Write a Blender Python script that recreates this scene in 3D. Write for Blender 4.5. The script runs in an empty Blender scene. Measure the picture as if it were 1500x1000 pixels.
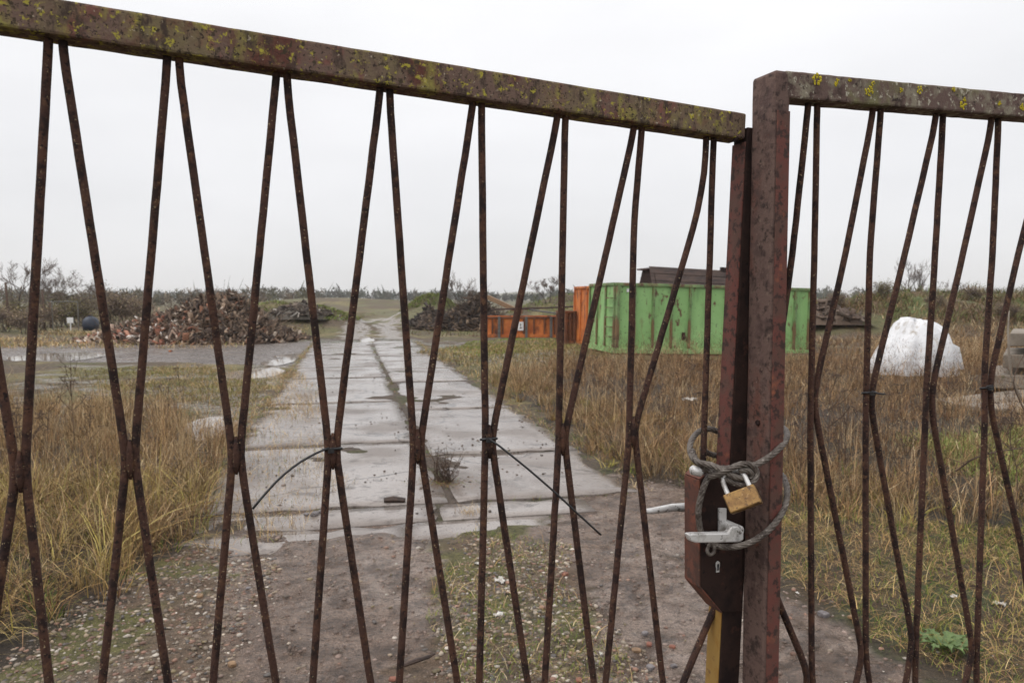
import bpy, math, random
import numpy as np
from mathutils import Vector, Matrix

random.seed(7)
RNG = np.random.default_rng(11)
SC = bpy.context.scene
COL = SC.collection

# ------------------------------------------------------------------ camera
F = 1100.0            # focal length in photo pixels (photo 1500 x 1000)
CAM_H = 1.55
PITCH = math.atan(63.0 / F)
cam_data = bpy.data.cameras.new("camera")
cam = bpy.data.objects.new("camera", cam_data)
COL.objects.link(cam)
cam.location = (0, 0, CAM_H)
cam.rotation_euler = (math.pi / 2 - PITCH, 0, 0)
cam_data.sensor_width = 36.0
cam_data.lens = F / 1500.0 * 36.0
cam_data.clip_start = 0.05
cam_data.clip_end = 4000
cam_data.dof.use_dof = True
cam_data.dof.focus_distance = 1.55
cam_data.dof.aperture_fstop = 9.0
SC.camera = cam

# ------------------------------------------------------------------ sky, sun, exposure
SUN_EL, SUN_AZ = math.radians(48), math.radians(-115)
world = bpy.data.worlds.new("World")
SC.world = world
world.use_nodes = True
wn, wl = world.node_tree.nodes, world.node_tree.links
wn.clear()
w_out = wn.new("ShaderNodeOutputWorld")
w_bg = wn.new("ShaderNodeBackground")
w_sky = wn.new("ShaderNodeTexSky")
w_sky.sky_type = 'NISHITA'
w_sky.sun_disc = False
w_sky.sun_elevation = SUN_EL
w_sky.sun_rotation = SUN_AZ
w_tc = wn.new("ShaderNodeTexCoord")
w_sep = wn.new("ShaderNodeSeparateXYZ")
w_ramp = wn.new("ShaderNodeValToRGB")      # overcast: brighter towards the zenith all round
w_ramp.color_ramp.elements[0].position = 0.0
w_ramp.color_ramp.elements[0].color = (6.6, 6.55, 6.68, 1)
w_ramp.color_ramp.elements[1].position = 1.0
w_ramp.color_ramp.elements[1].color = (13.4, 13.3, 13.3, 1)
e = w_ramp.color_ramp.elements.new(0.42)
e.color = (8.95, 8.93, 9.02, 1)
w_map = wn.new("ShaderNodeMapping")
w_map.inputs['Scale'].default_value = (1.0, 1.0, 3.0)
w_noi = wn.new("ShaderNodeTexNoise")
w_noi.inputs['Scale'].default_value = 2.2
w_noi.inputs['Detail'].default_value = 4
w_mr = wn.new("ShaderNodeMapRange")
w_mr.inputs['From Min'].default_value = 0.3
w_mr.inputs['From Max'].default_value = 0.7
w_mr.inputs['To Min'].default_value = 0.93
w_mr.inputs['To Max'].default_value = 1.06
w_mul = wn.new("ShaderNodeVectorMath")
w_mul.operation = 'MULTIPLY'
w_mix = wn.new("ShaderNodeMix")
w_mix.data_type = 'RGBA'
w_mix.inputs['Factor'].default_value = 0.93
wl.new(w_tc.outputs['Generated'], w_sep.inputs[0])
wl.new(w_sep.outputs['Z'], w_ramp.inputs[0])
wl.new(w_tc.outputs['Generated'], w_map.inputs['Vector'])
wl.new(w_map.outputs[0], w_noi.inputs['Vector'])
wl.new(w_noi.outputs['Fac'], w_mr.inputs['Value'])
wl.new(w_ramp.outputs['Color'], w_mul.inputs[0])
wl.new(w_mr.outputs['Result'], w_mul.inputs[1])
wl.new(w_sky.outputs['Color'], w_mix.inputs[6])
wl.new(w_mul.outputs[0], w_mix.inputs[7])
wl.new(w_mix.outputs[2], w_bg.inputs['Color'])
w_bg.inputs['Strength'].default_value = 0.115
wl.new(w_bg.outputs[0], w_out.inputs['Surface'])

sun_data = bpy.data.lights.new("sun", 'SUN')
sun_data.energy = 1.1
sun_data.angle = math.radians(40)
sun_data.color = (1.0, 0.97, 0.93)
sun = bpy.data.objects.new("sun", sun_data)
COL.objects.link(sun)
sdir = Vector((math.sin(SUN_AZ) * math.cos(SUN_EL), math.cos(SUN_AZ) * math.cos(SUN_EL), math.sin(SUN_EL)))
sun.rotation_euler = sdir.to_track_quat('Z', 'Y').to_euler()

SC.view_settings.view_transform = 'Standard'
SC.view_settings.look = 'None'
SC.view_settings.exposure = 0.1
SC.view_settings.gamma = 1.0
SC.view_settings.use_curve_mapping = False
SC.render.engine = 'CYCLES'
SC.cycles.use_denoising = True
SC.cycles.max_bounces = 6
SC.cycles.volume_bounces = 1
SC.cycles.diffuse_bounces = 3
SC.cycles.glossy_bounces = 3
SC.cycles.transparent_max_bounces = 6

# ------------------------------------------------------------------ measuring: photo pixel -> point in the place
SP, CP = math.sin(PITCH), math.cos(PITCH)
def ray(px, py):
    xc, yc = (px - 750.0) / F, -(py - 500.0) / F
    return Vector((xc, CP + yc * SP, -SP + yc * CP))
CAM = Vector((0, 0, CAM_H))
def G(px, py, z=0.0):
    d = ray(px, py)
    return CAM + d * ((z - CAM_H) / d.z)
def AT(px, py, y):
    d = ray(px, py)
    return CAM + d * (y / d.y)
def PL(px, py, p0, n):
    d = ray(px, py)
    return CAM + d * ((p0 - CAM).dot(n) / d.dot(n))
def Gp(pts):
    return np.array([[G(*p).x, G(*p).y] for p in pts])

# ------------------------------------------------------------------ noise
_perm = RNG.random((256, 256))
def vnoise(x, y):
    x = np.asarray(x, float); y = np.asarray(y, float)
    xi, yi = np.floor(x).astype(int), np.floor(y).astype(int)
    fx, fy = x - xi, y - yi
    fx, fy = fx * fx * (3 - 2 * fx), fy * fy * (3 - 2 * fy)
    g = lambda a, b: _perm[a % 256, b % 256]
    return (g(xi, yi) * (1 - fx) + g(xi + 1, yi) * fx) * (1 - fy) + (g(xi, yi + 1) * (1 - fx) + g(xi + 1, yi + 1) * fx) * fy
def fbm(x, y, o=4):
    r, a, s = 0, 0.5, 0
    for i in range(o):
        r = r + a * vnoise(x * 2 ** i + 17.3 * i, y * 2 ** i + 5.1 * i); s += a; a *= .5
    return r / s
def sstep(a, b, x):
    t = np.clip((x - a) / (b - a), 0, 1)
    return t * t * (3 - 2 * t)
def inpoly(x, y, P):
    x = np.asarray(x); r = np.zeros(x.shape, bool)
    n = len(P); j = n - 1
    for i in range(n):
        xi, yi = P[i]; xj, yj = P[j]
        c = ((yi > y) != (yj > y)) & (x < (xj - xi) * (y - yi) / (yj - yi + 1e-12) + xi)
        r ^= c; j = i
    return r

# ------------------------------------------------------------------ objects
def put(name, me, material=None, parent=None):
    o = bpy.data.objects.new(name, me)
    COL.objects.link(o)
    if material is not None and not me.materials:
        me.materials.append(material)
    if parent is not None:
        o.parent = parent
    return o
def tag(o, label=None, cat=None, group=None, kind=None):
    if label: o["label"] = label
    if cat: o["category"] = cat
    if group: o["group"] = group
    if kind: o["kind"] = kind
    return o
def thing(name, label, cat, loc=(0, 0, 0), group=None):
    o = bpy.data.objects.new(name, None)
    COL.objects.link(o)
    o.location = loc
    o.empty_display_size = .1
    return tag(o, label, cat, group)
def copy_tree(o, loc, rz, sc=1.0, label=None):
    def rec(s, par):
        c = s.copy(); COL.objects.link(c)
        if par is not None: c.parent = par
        for ch in s.children: rec(ch, c)
        return c
    c = rec(o, None)
    c.location = loc; c.rotation_euler = (0, 0, rz); c.scale = (sc, sc, sc)
    if label: c["label"] = label
    return c

class MB:
    """collects geometry for ONE mesh"""
    def __init__(s, origin=(0, 0, 0)):
        s.v, s.f, s.c = [], [], []
        s.o = Vector(origin)
    def add(s, vs, fs, col=None):
        b = len(s.v)
        s.v += [tuple(Vector(v) - s.o) for v in vs]
        s.f += [tuple(i + b for i in f) for f in fs]
        if col is not None: s.c += [col] * len(vs)
    def hexa(s, p, col=None):
        """8 corners: bottom ring 0-3, top ring 4-7"""
        s.add(p, [(3, 2, 1, 0), (4, 5, 6, 7), (0, 1, 5, 4), (1, 2, 6, 5), (2, 3, 7, 6), (3, 0, 4, 7)], col)
    def box(s, c, size, ax=None, col=None):
        c = Vector(c); X, Y, Z = ax if ax else (Vector((1, 0, 0)), Vector((0, 1, 0)), Vector((0, 0, 1)))
        x, y, z = X * size[0] / 2, Y * size[1] / 2, Z * size[2] / 2
        s.hexa([c - x - y - z, c + x - y - z, c + x + y - z, c - x + y - z, c - x - y + z, c + x - y + z, c + x + y + z, c - x + y + z], col)
    def tube(s, pts, rad, seg=8, col=None, cap=True, twist=0.0):
        pts = [Vector(p) for p in pts]
        n = len(pts)
        if not hasattr(rad, '__len__'): rad = [rad] * n
        T = []
        for i in range(n):
            t = pts[min(i + 1, n - 1)] - pts[max(i - 1, 0)]
            T.append(t.normalized() if t.length > 1e-9 else Vector((0, 0, 1)))
        up = Vector((0, 0, 1)) if abs(T[0].z) < .9 else Vector((1, 0, 0))
        nrm = T[0].cross(up).normalized()
        vs, fs = [], []
        for i in range(n):
            nrm = (nrm - T[i] * nrm.dot(T[i])).normalized()
            bn = T[i].cross(nrm)
            for k in range(seg):
                a = 2 * math.pi * k / seg + twist * i
                vs.append(pts[i] + (nrm * math.cos(a) + bn * math.sin(a)) * rad[i])
        for i in range(n - 1):
            for k in range(seg):
                k2 = (k + 1) % seg
                fs.append((i * seg + k, i * seg + k2, (i + 1) * seg + k2, (i + 1) * seg + k))
        if cap:
            fs.append(tuple(range(seg - 1, -1, -1)))
            fs.append(tuple((n - 1) * seg + k for k in range(seg)))
        s.add(vs, fs, col)
    def extr(s, poly, d, col=None):
        """prism: polygon (3D points) pushed along d"""
        n = len(poly); d = Vector(d)
        vs = [Vector(p) for p in poly] + [Vector(p) + d for p in poly]
        fs = [tuple(range(n - 1, -1, -1)), tuple(range(n, 2 * n))]
        fs += [(i, (i + 1) % n, n + (i + 1) % n, n + i) for i in range(n)]
        s.add(vs, fs, col)
    def build(s, name, material, parent=None, smooth=False, bevel=0, flip=True):
        me = bpy.data.meshes.new(name)
        me.from_pydata(s.v, [], s.f)
        if s.c and len(s.c) == len(s.v):
            ca = me.color_attributes.new("Col", 'FLOAT_COLOR', 'POINT')
            ca.data.foreach_set("color", np.array([(*c[:3], 1) for c in s.c], 'f').ravel())
        me.update()
        if flip:
            import bmesh
            bm = bmesh.new(); bm.from_mesh(me)
            bmesh.ops.recalc_face_normals(bm, faces=bm.faces)
            bm.to_mesh(me); bm.free()
        if smooth:
            me.polygons.foreach_set("use_smooth", [True] * len(me.polygons))
        o = put(name, me, material, parent)
        if parent is None: o.location = s.o
        if bevel:
            m = o.modifiers.new("bevel", 'BEVEL'); m.width = bevel; m.segments = 2
            m.limit_method = 'ANGLE'; m.angle_limit = math.radians(40)
        return o

def np_mesh(name, V, T, C, material, parent=None, kind=None, smooth=False):
    """triangle mesh from numpy arrays with a colour per vertex"""
    me = bpy.data.meshes.new(name)
    V = np.asarray(V, 'f'); T = np.asarray(T, 'i')
    me.vertices.add(len(V)); me.vertices.foreach_set("co", V.ravel())
    me.loops.add(T.size); me.loops.foreach_set("vertex_index", T.ravel())
    me.polygons.add(len(T))
    me.polygons.foreach_set("loop_start", np.arange(0, T.size, 3, dtype='i'))
    me.polygons.foreach_set("loop_total", np.full(len(T), 3, 'i'))
    if smooth: me.polygons.foreach_set("use_smooth", np.ones(len(T), bool))
    me.update(calc_edges=True)
    if C is not None:
        ca = me.color_attributes.new("Col", 'FLOAT_COLOR', 'POINT')
        c4 = np.ones((len(V), 4), 'f'); c4[:, :3] = C
        ca.data.foreach_set("color", c4.ravel())
    o = put(name, me, material, parent)
    if kind: o["kind"] = kind
    return o

# ------------------------------------------------------------------ materials
def lin(r, g, b):
    f = lambda c: (c / 255 / 12.92) if c / 255 <= .04045 else ((c / 255 + .055) / 1.055) ** 2.4
    return (f(r), f(g), f(b), 1)
def mat(name, base, layers=(), rough=.8, metal=0.0, bump=None, bump_scale=60, spec=.5, attr=False, rough_noise=None, coords='world', transl=0, vary=0.0, sub=0):
    """base colour, then layers (colour, scale, lo, hi, stretch, detail) mixed over it by noise"""
    m = bpy.data.materials.new(name); m.use_nodes = True
    n, l = m.node_tree.nodes, m.node_tree.links
    bs = n['Principled BSDF']
    if coords == 'world':
        g = n.new("ShaderNodeNewGeometry"); P = g.outputs['Position']
    else:
        g = n.new("ShaderNodeTexCoord"); P = g.outputs['Object']
    if attr:
        a = n.new("ShaderNodeAttribute"); a.attribute_name = "Col"; cur = a.outputs['Color']
        if base is not None:
            pass
    else:
        r = n.new("ShaderNodeRGB"); r.outputs[0].default_value = base; cur = r.outputs[0]
    for i, L in enumerate(layers):
        colr, scale, lo, hi = L[:4]
        st = L[4] if len(L) > 4 else (1, 1, 1)
        det = L[5] if len(L) > 5 else 6
        mp = n.new("ShaderNodeMapping"); mp.inputs['Scale'].default_value = st
        mp.inputs['Location'].default_value = (3.7 * i, 1.3 * i, 2.1 * i)
        l.new(P, mp.inputs['Vector'])
        tx = n.new("ShaderNodeTexNoise"); tx.inputs['Scale'].default_value = scale
        tx.inputs['Detail'].default_value = det; tx.inputs['Roughness'].default_value = .62
        l.new(mp.outputs[0], tx.inputs['Vector'])
        mr = n.new("ShaderNodeMapRange"); mr.inputs['From Min'].default_value = lo; mr.inputs['From Max'].default_value = hi
        l.new(tx.outputs['Fac'], mr.inputs['Value'])
        mx = n.new("ShaderNodeMix"); mx.data_type = 'RGBA'
        l.new(mr.outputs['Result'], mx.inputs['Factor'])
        l.new(cur, mx.inputs[6]); mx.inputs[7].default_value = colr
        cur = mx.outputs[2]
    l.new(cur, bs.inputs['Base Color'])
    bs.inputs['Roughness'].default_value = rough
    bs.inputs['Metallic'].default_value = metal
    bs.inputs['Specular IOR Level'].default_value = spec
    if rough_noise:
        sc, lo, hi, r0, r1 = rough_noise
        tx = n.new("ShaderNodeTexNoise"); tx.inputs['Scale'].default_value = sc; tx.inputs['Detail'].default_value = 5
        l.new(P, tx.inputs['Vector'])
        mr = n.new("ShaderNodeMapRange"); mr.inputs['From Min'].default_value = lo; mr.inputs['From Max'].default_value = hi
        mr.inputs['To Min'].default_value = r0; mr.inputs['To Max'].default_value = r1
        l.new(tx.outputs['Fac'], mr.inputs['Value']); l.new(mr.outputs['Result'], bs.inputs['Roughness'])
    if bump:
        tx = n.new("ShaderNodeTexNoise"); tx.inputs['Scale'].default_value = bump_scale; tx.inputs['Detail'].default_value = 8
        tx.inputs['Roughness'].default_value = .65
        l.new(P, tx.inputs['Vector'])
        bp = n.new("ShaderNodeBump"); bp.inputs['Strength'].default_value = 1.0; bp.inputs['Distance'].default_value = bump
        l.new(tx.outputs['Fac'], bp.inputs['Height']); l.new(bp.outputs[0], bs.inputs['Normal'])
    if transl:
        out = n['Material Output']
        t = n.new("ShaderNodeBsdfTranslucent"); l.new(cur, t.inputs['Color'])
        ms = n.new("ShaderNodeMixShader"); ms.inputs[0].default_value = transl
        l.new(bs.outputs[0], ms.inputs[1]); l.new(t.outputs[0], ms.inputs[2]); l.new(ms.outputs[0], out.inputs['Surface'])
    return m

M = {}
M['rust_bar'] = mat('rusty bar', lin(74, 52, 44), [(lin(44, 32, 30), 30, .48, .58), (lin(100, 72, 54), 70, .56, .7), (lin(88, 60, 47), 18, .54, .68), (lin(38, 29, 28), 120, .57, .63), (lin(158, 138, 108), 230, .63, .68)], rough=.85, bump=.003, bump_scale=170, spec=.25)
M['rust_rail'] = mat('mossy rusty rail', lin(112, 92, 82), [(lin(128, 80, 72), 16, .54, .66), (lin(118, 106, 80), 13, .48, .64, (1, 1, .45)), (lin(96, 62, 54), 10, .52, .64), (lin(72, 60, 54), 48, .51, .62, (1, 1, .4)), (lin(140, 131, 74), 22, .54, .66, (1, 1, .6)), (lin(168, 158, 66), 90, .57, .65), (lin(60, 50, 45), 170, .56, .63), (lin(72, 62, 50), 70, .6, .65), (lin(172, 160, 140), 130, .64, .7)], rough=.9, bump=.0018, bump_scale=170, spec=.2)
M['rust_rail_right'] = mat('rusty rail with grey lichen', lin(104, 86, 80), [(lin(74, 60, 56), 24, .5, .64), (lin(136, 128, 112), 26, .5, .62), (lin(118, 114, 84), 13, .54, .66), (lin(172, 166, 150), 90, .58, .64), (lin(62, 52, 48), 60, .6, .66)], rough=.9, bump=.0015, bump_scale=190, spec=.2)
M['rust_post'] = mat('pitted rusty post', lin(102, 82, 75), [(lin(104, 66, 56), 7, .54, .66, (1, 1, .5)), (lin(82, 64, 60), 30, .5, .62), (lin(58, 45, 42), 70, .52, .66), (lin(116, 98, 88), 60, .6, .7), (lin(148, 82, 56), 9, .64, .74), (lin(58, 46, 42), 30, .6, .68)], rough=.82, bump=.0016, bump_scale=160, spec=.3)
M['rust_red'] = mat('worn red painted steel', lin(104, 62, 55), [(lin(92, 66, 58), 14, .46, .58), (lin(62, 46, 42), 60, .52, .6), (lin(140, 84, 62), 24, .62, .72), (lin(142, 122, 100), 130, .68, .74)], rough=.75, bump=.001, bump_scale=160, spec=.3)
M['rust_and_shade'] = mat('dark rusty steel with painted shade', lin(50, 36, 32), [(lin(34, 25, 24), 18, .45, .62), (lin(74, 48, 40), 40, .6, .72), (lin(28, 22, 22), 70, .6, .68)], rough=.85, bump=.001, bump_scale=160, spec=.2)  # dark rust; its near-black tone also paints shade on stile and lock case
M['rust_case'] = mat('orange red painted lock case', lin(112, 64, 48), [(lin(86, 52, 42), 20, .44, .58), (lin(60, 42, 36), 50, .53, .62), (lin(72, 50, 42), 9, .5, .64), (lin(166, 106, 70), 30, .63, .72)], rough=.7, bump=.0008, bump_scale=160)
M['yellow'] = mat('old yellow paint', lin(150, 118, 62), [(lin(138, 98, 38), 16, .45, .62), (lin(100, 70, 46), 45, .6, .7)], rough=.6, bump=.0005, bump_scale=120)
M['steel'] = mat('worn aluminium', lin(214, 212, 210), [(lin(160, 156, 152), 40, .5, .65), (lin(104, 98, 92), 110, .58, .66)], rough=.4, metal=.35, bump=.0004, bump_scale=300)
M['cable'] = mat('grey wire rope', lin(106, 98, 91), [(lin(70, 60, 54), 60, .46, .6), (lin(142, 134, 126), 140, .56, .66)], rough=.55, metal=.25, bump=.0004, bump_scale=400)
M['brass'] = mat('tarnished brass', lin(150, 118, 72), [(lin(122, 92, 58), 40, .44, .6), (lin(88, 68, 50), 130, .55, .64), (lin(180, 150, 104), 60, .6, .7)], rough=.45, metal=.6, bump=.0003, bump_scale=300)
M['black'] = mat('black plastic', lin(34, 34, 36), [(lin(52, 50, 50), 200, .5, .7)], rough=.5)
M['lichen'] = mat('yellow lichen', lin(196, 176, 40), [(lin(150, 140, 34), 300, .45, .6), (lin(216, 200, 80), 500, .58, .66)], rough=.95, bump=.001, bump_scale=500)
M['veg'] = mat('vegetation', None, [], rough=.85, attr=True, transl=.1, spec=.2)
M['bits'] = mat('loose pieces', None, [(lin(60, 52, 46), 9, .62, .8)], rough=.8, attr=True, spec=.4)
M['stone'] = mat('stones', None, [(lin(84, 74, 64), 45, .56, .72)], rough=.65, attr=True, spec=.5)
M['bark'] = mat('bark', lin(86, 76, 70), [(lin(58, 50, 46), 3, .45, .65), (lin(112, 104, 92), 8, .58, .72)], rough=.9)
M['twig'] = mat('twigs', lin(112, 98, 90), [(lin(86, 74, 68), 2, .45, .65)], rough=.9)
M['weed'] = mat('dead weed', lin(84, 66, 54), [(lin(58, 46, 40), 20, .45, .65), (lin(124, 102, 78), 50, .58, .7)], rough=.9)
M['concrete'] = mat('wet concrete', lin(132, 122, 115), [(lin(110, 99, 92), 1.1, .42, .6), (lin(150, 141, 135), .55, .5, .68), (lin(86, 74, 65), .7, .56, .66), (lin(80, 69, 62), 5, .56, .66, (1, 1, 1), 10), (lin(158, 152, 146), 160, .58, .66), (lin(66, 57, 52), 90, .58, .65), (lin(74, 63, 55), 18, .61, .68)], rough=.4, rough_noise=(1.1, .42, .62, .05, .42), bump=.0022, bump_scale=50, spec=.6)
def add_cracks(m):
    n, l = m.node_tree.nodes, m.node_tree.links; b = n['Principled BSDF']
    src = b.inputs['Base Color'].links[0].from_socket
    g = n.new("ShaderNodeNewGeometry"); t = n.new("ShaderNodeTexNoise"); t.inputs['Scale'].default_value = 2.2; t.inputs['Detail'].default_value = 6
    l.new(g.outputs['Position'], t.inputs['Vector'])
    ad = n.new("ShaderNodeVectorMath"); ad.operation = 'MULTIPLY_ADD'; l.new(t.outputs['Color'], ad.inputs[0]); ad.inputs[1].default_value = (.5, .5, .5); l.new(g.outputs['Position'], ad.inputs[2])
    v = n.new("ShaderNodeTexVoronoi"); v.feature = 'DISTANCE_TO_EDGE'; v.inputs['Scale'].default_value = .42; l.new(ad.outputs[0], v.inputs['Vector'])
    mr = n.new("ShaderNodeMapRange"); mr.inputs['From Min'].default_value = .003; mr.inputs['From Max'].default_value = .009; mr.inputs['To Min'].default_value = .85; mr.inputs['To Max'].default_value = 0
    l.new(v.outputs['Distance'], mr.inputs['Value'])
    mx = n.new("ShaderNodeMix"); mx.data_type = 'RGBA'; l.new(mr.outputs['Result'], mx.inputs['Factor']); l.new(src, mx.inputs[6]); mx.inputs[7].default_value = lin(62, 52, 46)
    l.new(mx.outputs[2], b.inputs['Base Color'])
add_cracks(M['concrete'])
M['concrete_dry'] = mat('old concrete', lin(140, 130, 118), [(lin(112, 101, 88), 2, .42, .62), (lin(104, 96, 86), 14, .58, .7), (lin(96, 92, 66), 5, .62, .72)], rough=.8, bump=.004, bump_scale=40)
M['green'] = mat('green container paint', lin(132, 174, 108), [(lin(146, 188, 122), .7, .45, .65), (lin(106, 142, 88), 2.5, .55, .7, (1, 1, .25)), (lin(116, 120, 76), 3.2, .6, .7, (1, 1, .3), 8), (lin(94, 66, 46), 6, .60, .65, (1, 1, .4), 9), (lin(70, 52, 42), 16, .64, .68, (1, 1, .6), 8)], rough=.55, bump=.004, bump_scale=3, coords='object')
M['green_worn'] = mat('worn green ribs', lin(126, 148, 98), [(lin(98, 126, 80), 3, .42, .58), (lin(112, 88, 60), 5, .46, .6, (1, 1, .3), 8), (lin(82, 56, 42), 12, .54, .64, (1, 1, .4), 8)], rough=.65, coords='object')
M['orange'] = mat('rusty orange paint', lin(200, 116, 54), [(lin(174, 92, 42), 1.5, .45, .62), (lin(104, 60, 40), 3.5, .5, .62, (1, 1, .4), 8), (lin(222, 140, 72), 2.2, .6, .72), (lin(70, 44, 34), 8, .64, .72, (1, 1, .6), 8)], rough=.7, coords='object')
M['brown_rust'] = mat('brown rust', lin(116, 74, 50), [(lin(84, 54, 40), 2, .45, .62), (lin(148, 92, 58), 5, .58, .7)], rough=.85)
M['dark_wood'] = mat('dark weathered boards', lin(78, 62, 56), [(lin(56, 46, 44), 2, .42, .62, (1, 1, 4)), (lin(104, 86, 76), 9, .6, .72, (.3, 1, 3))], rough=.85)
M['grey_steel'] = mat('grey steel', lin(98, 96, 92), [(lin(70, 66, 62), 8, .5, .66)], rough=.7)
M['white'] = mat('white sheeting', lin(226, 226, 228), [(lin(206, 206, 208), 1.4, .5, .7), (lin(168, 156, 140), 5, .57, .7), (lin(140, 126, 108), 2, .6, .72)], rough=.5, spec=.4, bump=.05, bump_scale=4)
M['white_sign'] = mat('white plate', lin(226, 226, 226), [(lin(200, 200, 198), 10, .5, .7)], rough=.5)
M['dark_tank'] = mat('dark blue tank', lin(36, 44, 60), [(lin(48, 56, 72), 3, .5, .7)], rough=.5)
M['foil'] = mat('crumpled white film', lin(206, 202, 196), [(lin(150, 140, 128), 30, .48, .62)], rough=.5)
M['leaf'] = mat('fresh green leaf', lin(104, 124, 74), [(lin(80, 100, 58), 40, .45, .65), (lin(140, 164, 90), 18, .6, .72)], rough=.6, transl=.2)
M['brick'] = mat('brick fragment', lin(134, 88, 72), [(lin(112, 74, 62), 30, .45, .62), (lin(176, 130, 104), 70, .6, .7)], rough=.85, bump=.003, bump_scale=90)
M['tan_stone'] = mat('tan stone', lin(136, 108, 80), [(lin(108, 86, 66), 30, .45, .62), (lin(176, 146, 112), 70, .6, .7)], rough=.7, bump=.003, bump_scale=90)
M['grey_stone'] = mat('grey stone', lin(118, 112, 112), [(lin(92, 86, 86), 30, .45, .62), (lin(146, 140, 138), 70, .6, .7)], rough=.7, bump=.003, bump_scale=90)
M['wet_wood'] = mat('wet dark wood', lin(70, 54, 46), [(lin(46, 36, 32), 30, .45, .62)], rough=.7)
def water():
    m = bpy.data.materials.new('puddle water'); m.use_nodes = True
    b = m.node_tree.nodes['Principled BSDF']
    b.inputs['Base Color'].default_value = lin(150, 142, 134); b.inputs['Roughness'].default_value = .04
    b.inputs['IOR'].default_value = 1.33; b.inputs['Specular IOR Level'].default_value = .6
    n, l = m.node_tree.nodes, m.node_tree.links
    t = n.new("ShaderNodeTexNoise"); t.inputs['Scale'].default_value = 6
    bp = n.new("ShaderNodeBump"); bp.inputs['Distance'].default_value = .0004
    l.new(t.outputs['Fac'], bp.inputs['Height']); l.new(bp.outputs[0], b.inputs['Normal'])
    return m
M['water'] = water()

# ------------------------------------------------------------------ the ground
RD = Vector(((510 - 750.0) / F, 1, 0)).normalized()      # heading of the concrete road
RR = Vector((RD.y, -RD.x, 0))
def tu(x, y):
    return x * RD.x + y * RD.y, x * RR.x + y * RR.y
def road_pt(t, u, z=0):
    return Vector((RD.x * t + RR.x * u, RD.y * t + RR.y * u, z))
U0, UC, U1 = -1.17, .75, 2.27

def bend(t):                       # beyond 24 m the road swings to the right
    return np.where(t > 22, .0018 * (t - 22) ** 2, 0)

def bump2(x, y, cx, cy, rx, ry, h, p=2.0, rot=0.0):
    c, s = math.cos(rot), math.sin(rot)
    X, Y = (x - cx) * c + (y - cy) * s, -(x - cx) * s + (y - cy) * c
    return h * np.exp(-np.abs(X / rx) ** p - np.abs(Y / ry) ** p)

PUDDLES = [
    [(322, 548), (345, 543), (392, 538), (412, 543), (388, 551), (350, 555), (326, 554)],
    [(384, 531), (404, 526), (432, 525), (424, 530), (400, 534)],
    [(404, 521), (436, 517), (456, 519), (430, 524)],
    [(474, 512), (490, 508), (500, 512), (484, 519), (470, 518)],
    [(276, 622), (298, 612), (322, 610), (330, 622), (318, 636), (286, 640)],
    [(526, 500), (536, 493), (548, 497), (542, 503)],
    [(20, 522), (90, 516), (150, 517), (120, 525), (40, 528)],
]
PUD = [Gp(p) for p in PUDDLES]
def growpoly(P, k):
    c = P.mean(0); return c + (P - c) * k
MUD_CROSS = Gp([(-700, 528), (0, 528), (200, 532), (440, 535), (480, 512), (480, 500), (300, 500), (0, 504), (-700, 506)])
MUD_L = np.array([[-1.3, 1.0], [-.35, 1.0], [-.30, 3.0], [-.38, 4.3], [-.6, 5.3], [-1.9, 5.3], [-1.55, 4.2], [-1.25, 3.2]])
MUD_R = np.array([[.55, .8], [1.9, .8], [1.8, 2.6], [1.55, 3.6], [1.45, 4.6], [2.0, 6.4], [1.2, 6.8], [.55, 5.6], [.22, 4.6], [.32, 3.8], [.50, 3.0]])
GRAVEL = np.array([[-2.6, .5], [2.4, .5], [2.2, 3.2], [1.6, 4.5], [.6, 4.8], [-1.6, 4.9], [-2.2, 4.2], [-2.5, 3.2]])

LEFT_TALL = np.array([[-2.15, 3.2], [-1.95, 4.3], [-2.05, 5.4], [-2.55, 6.6], [-3.0, 7.6], [-3.6, 8.6], [-5.0, 9.8], [-8, 10.5], [-13, 11], [-13, 3.0], [-5, 2.6], [-2.6, 2.6]])
RIGHT_TALL = np.array([[1.1, 6.6], [1.5, 6.0], [2.2, 5.4], [3.2, 4.7], [4.2, 4.1], [9, 3.8], [15, 6], [19, 14], [16, 22], [9.5, 19.6], [6, 18.6], [3.0, 18.6], [1.0, 18], [-.1, 15.5], [-.05, 13], [.35, 10.5], [.8, 8.3]])
HAY_ZONE = np.array([[1.75, 5.3], [1.42, 4.4], [1.5, 3.8], [1.72, 3.3], [1.95, 2.6], [2.1, 1.4], [6, 1.4], [8, 4.0], [4.2, 4.6], [3.0, 5.0], [2.2, 5.6]])

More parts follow.
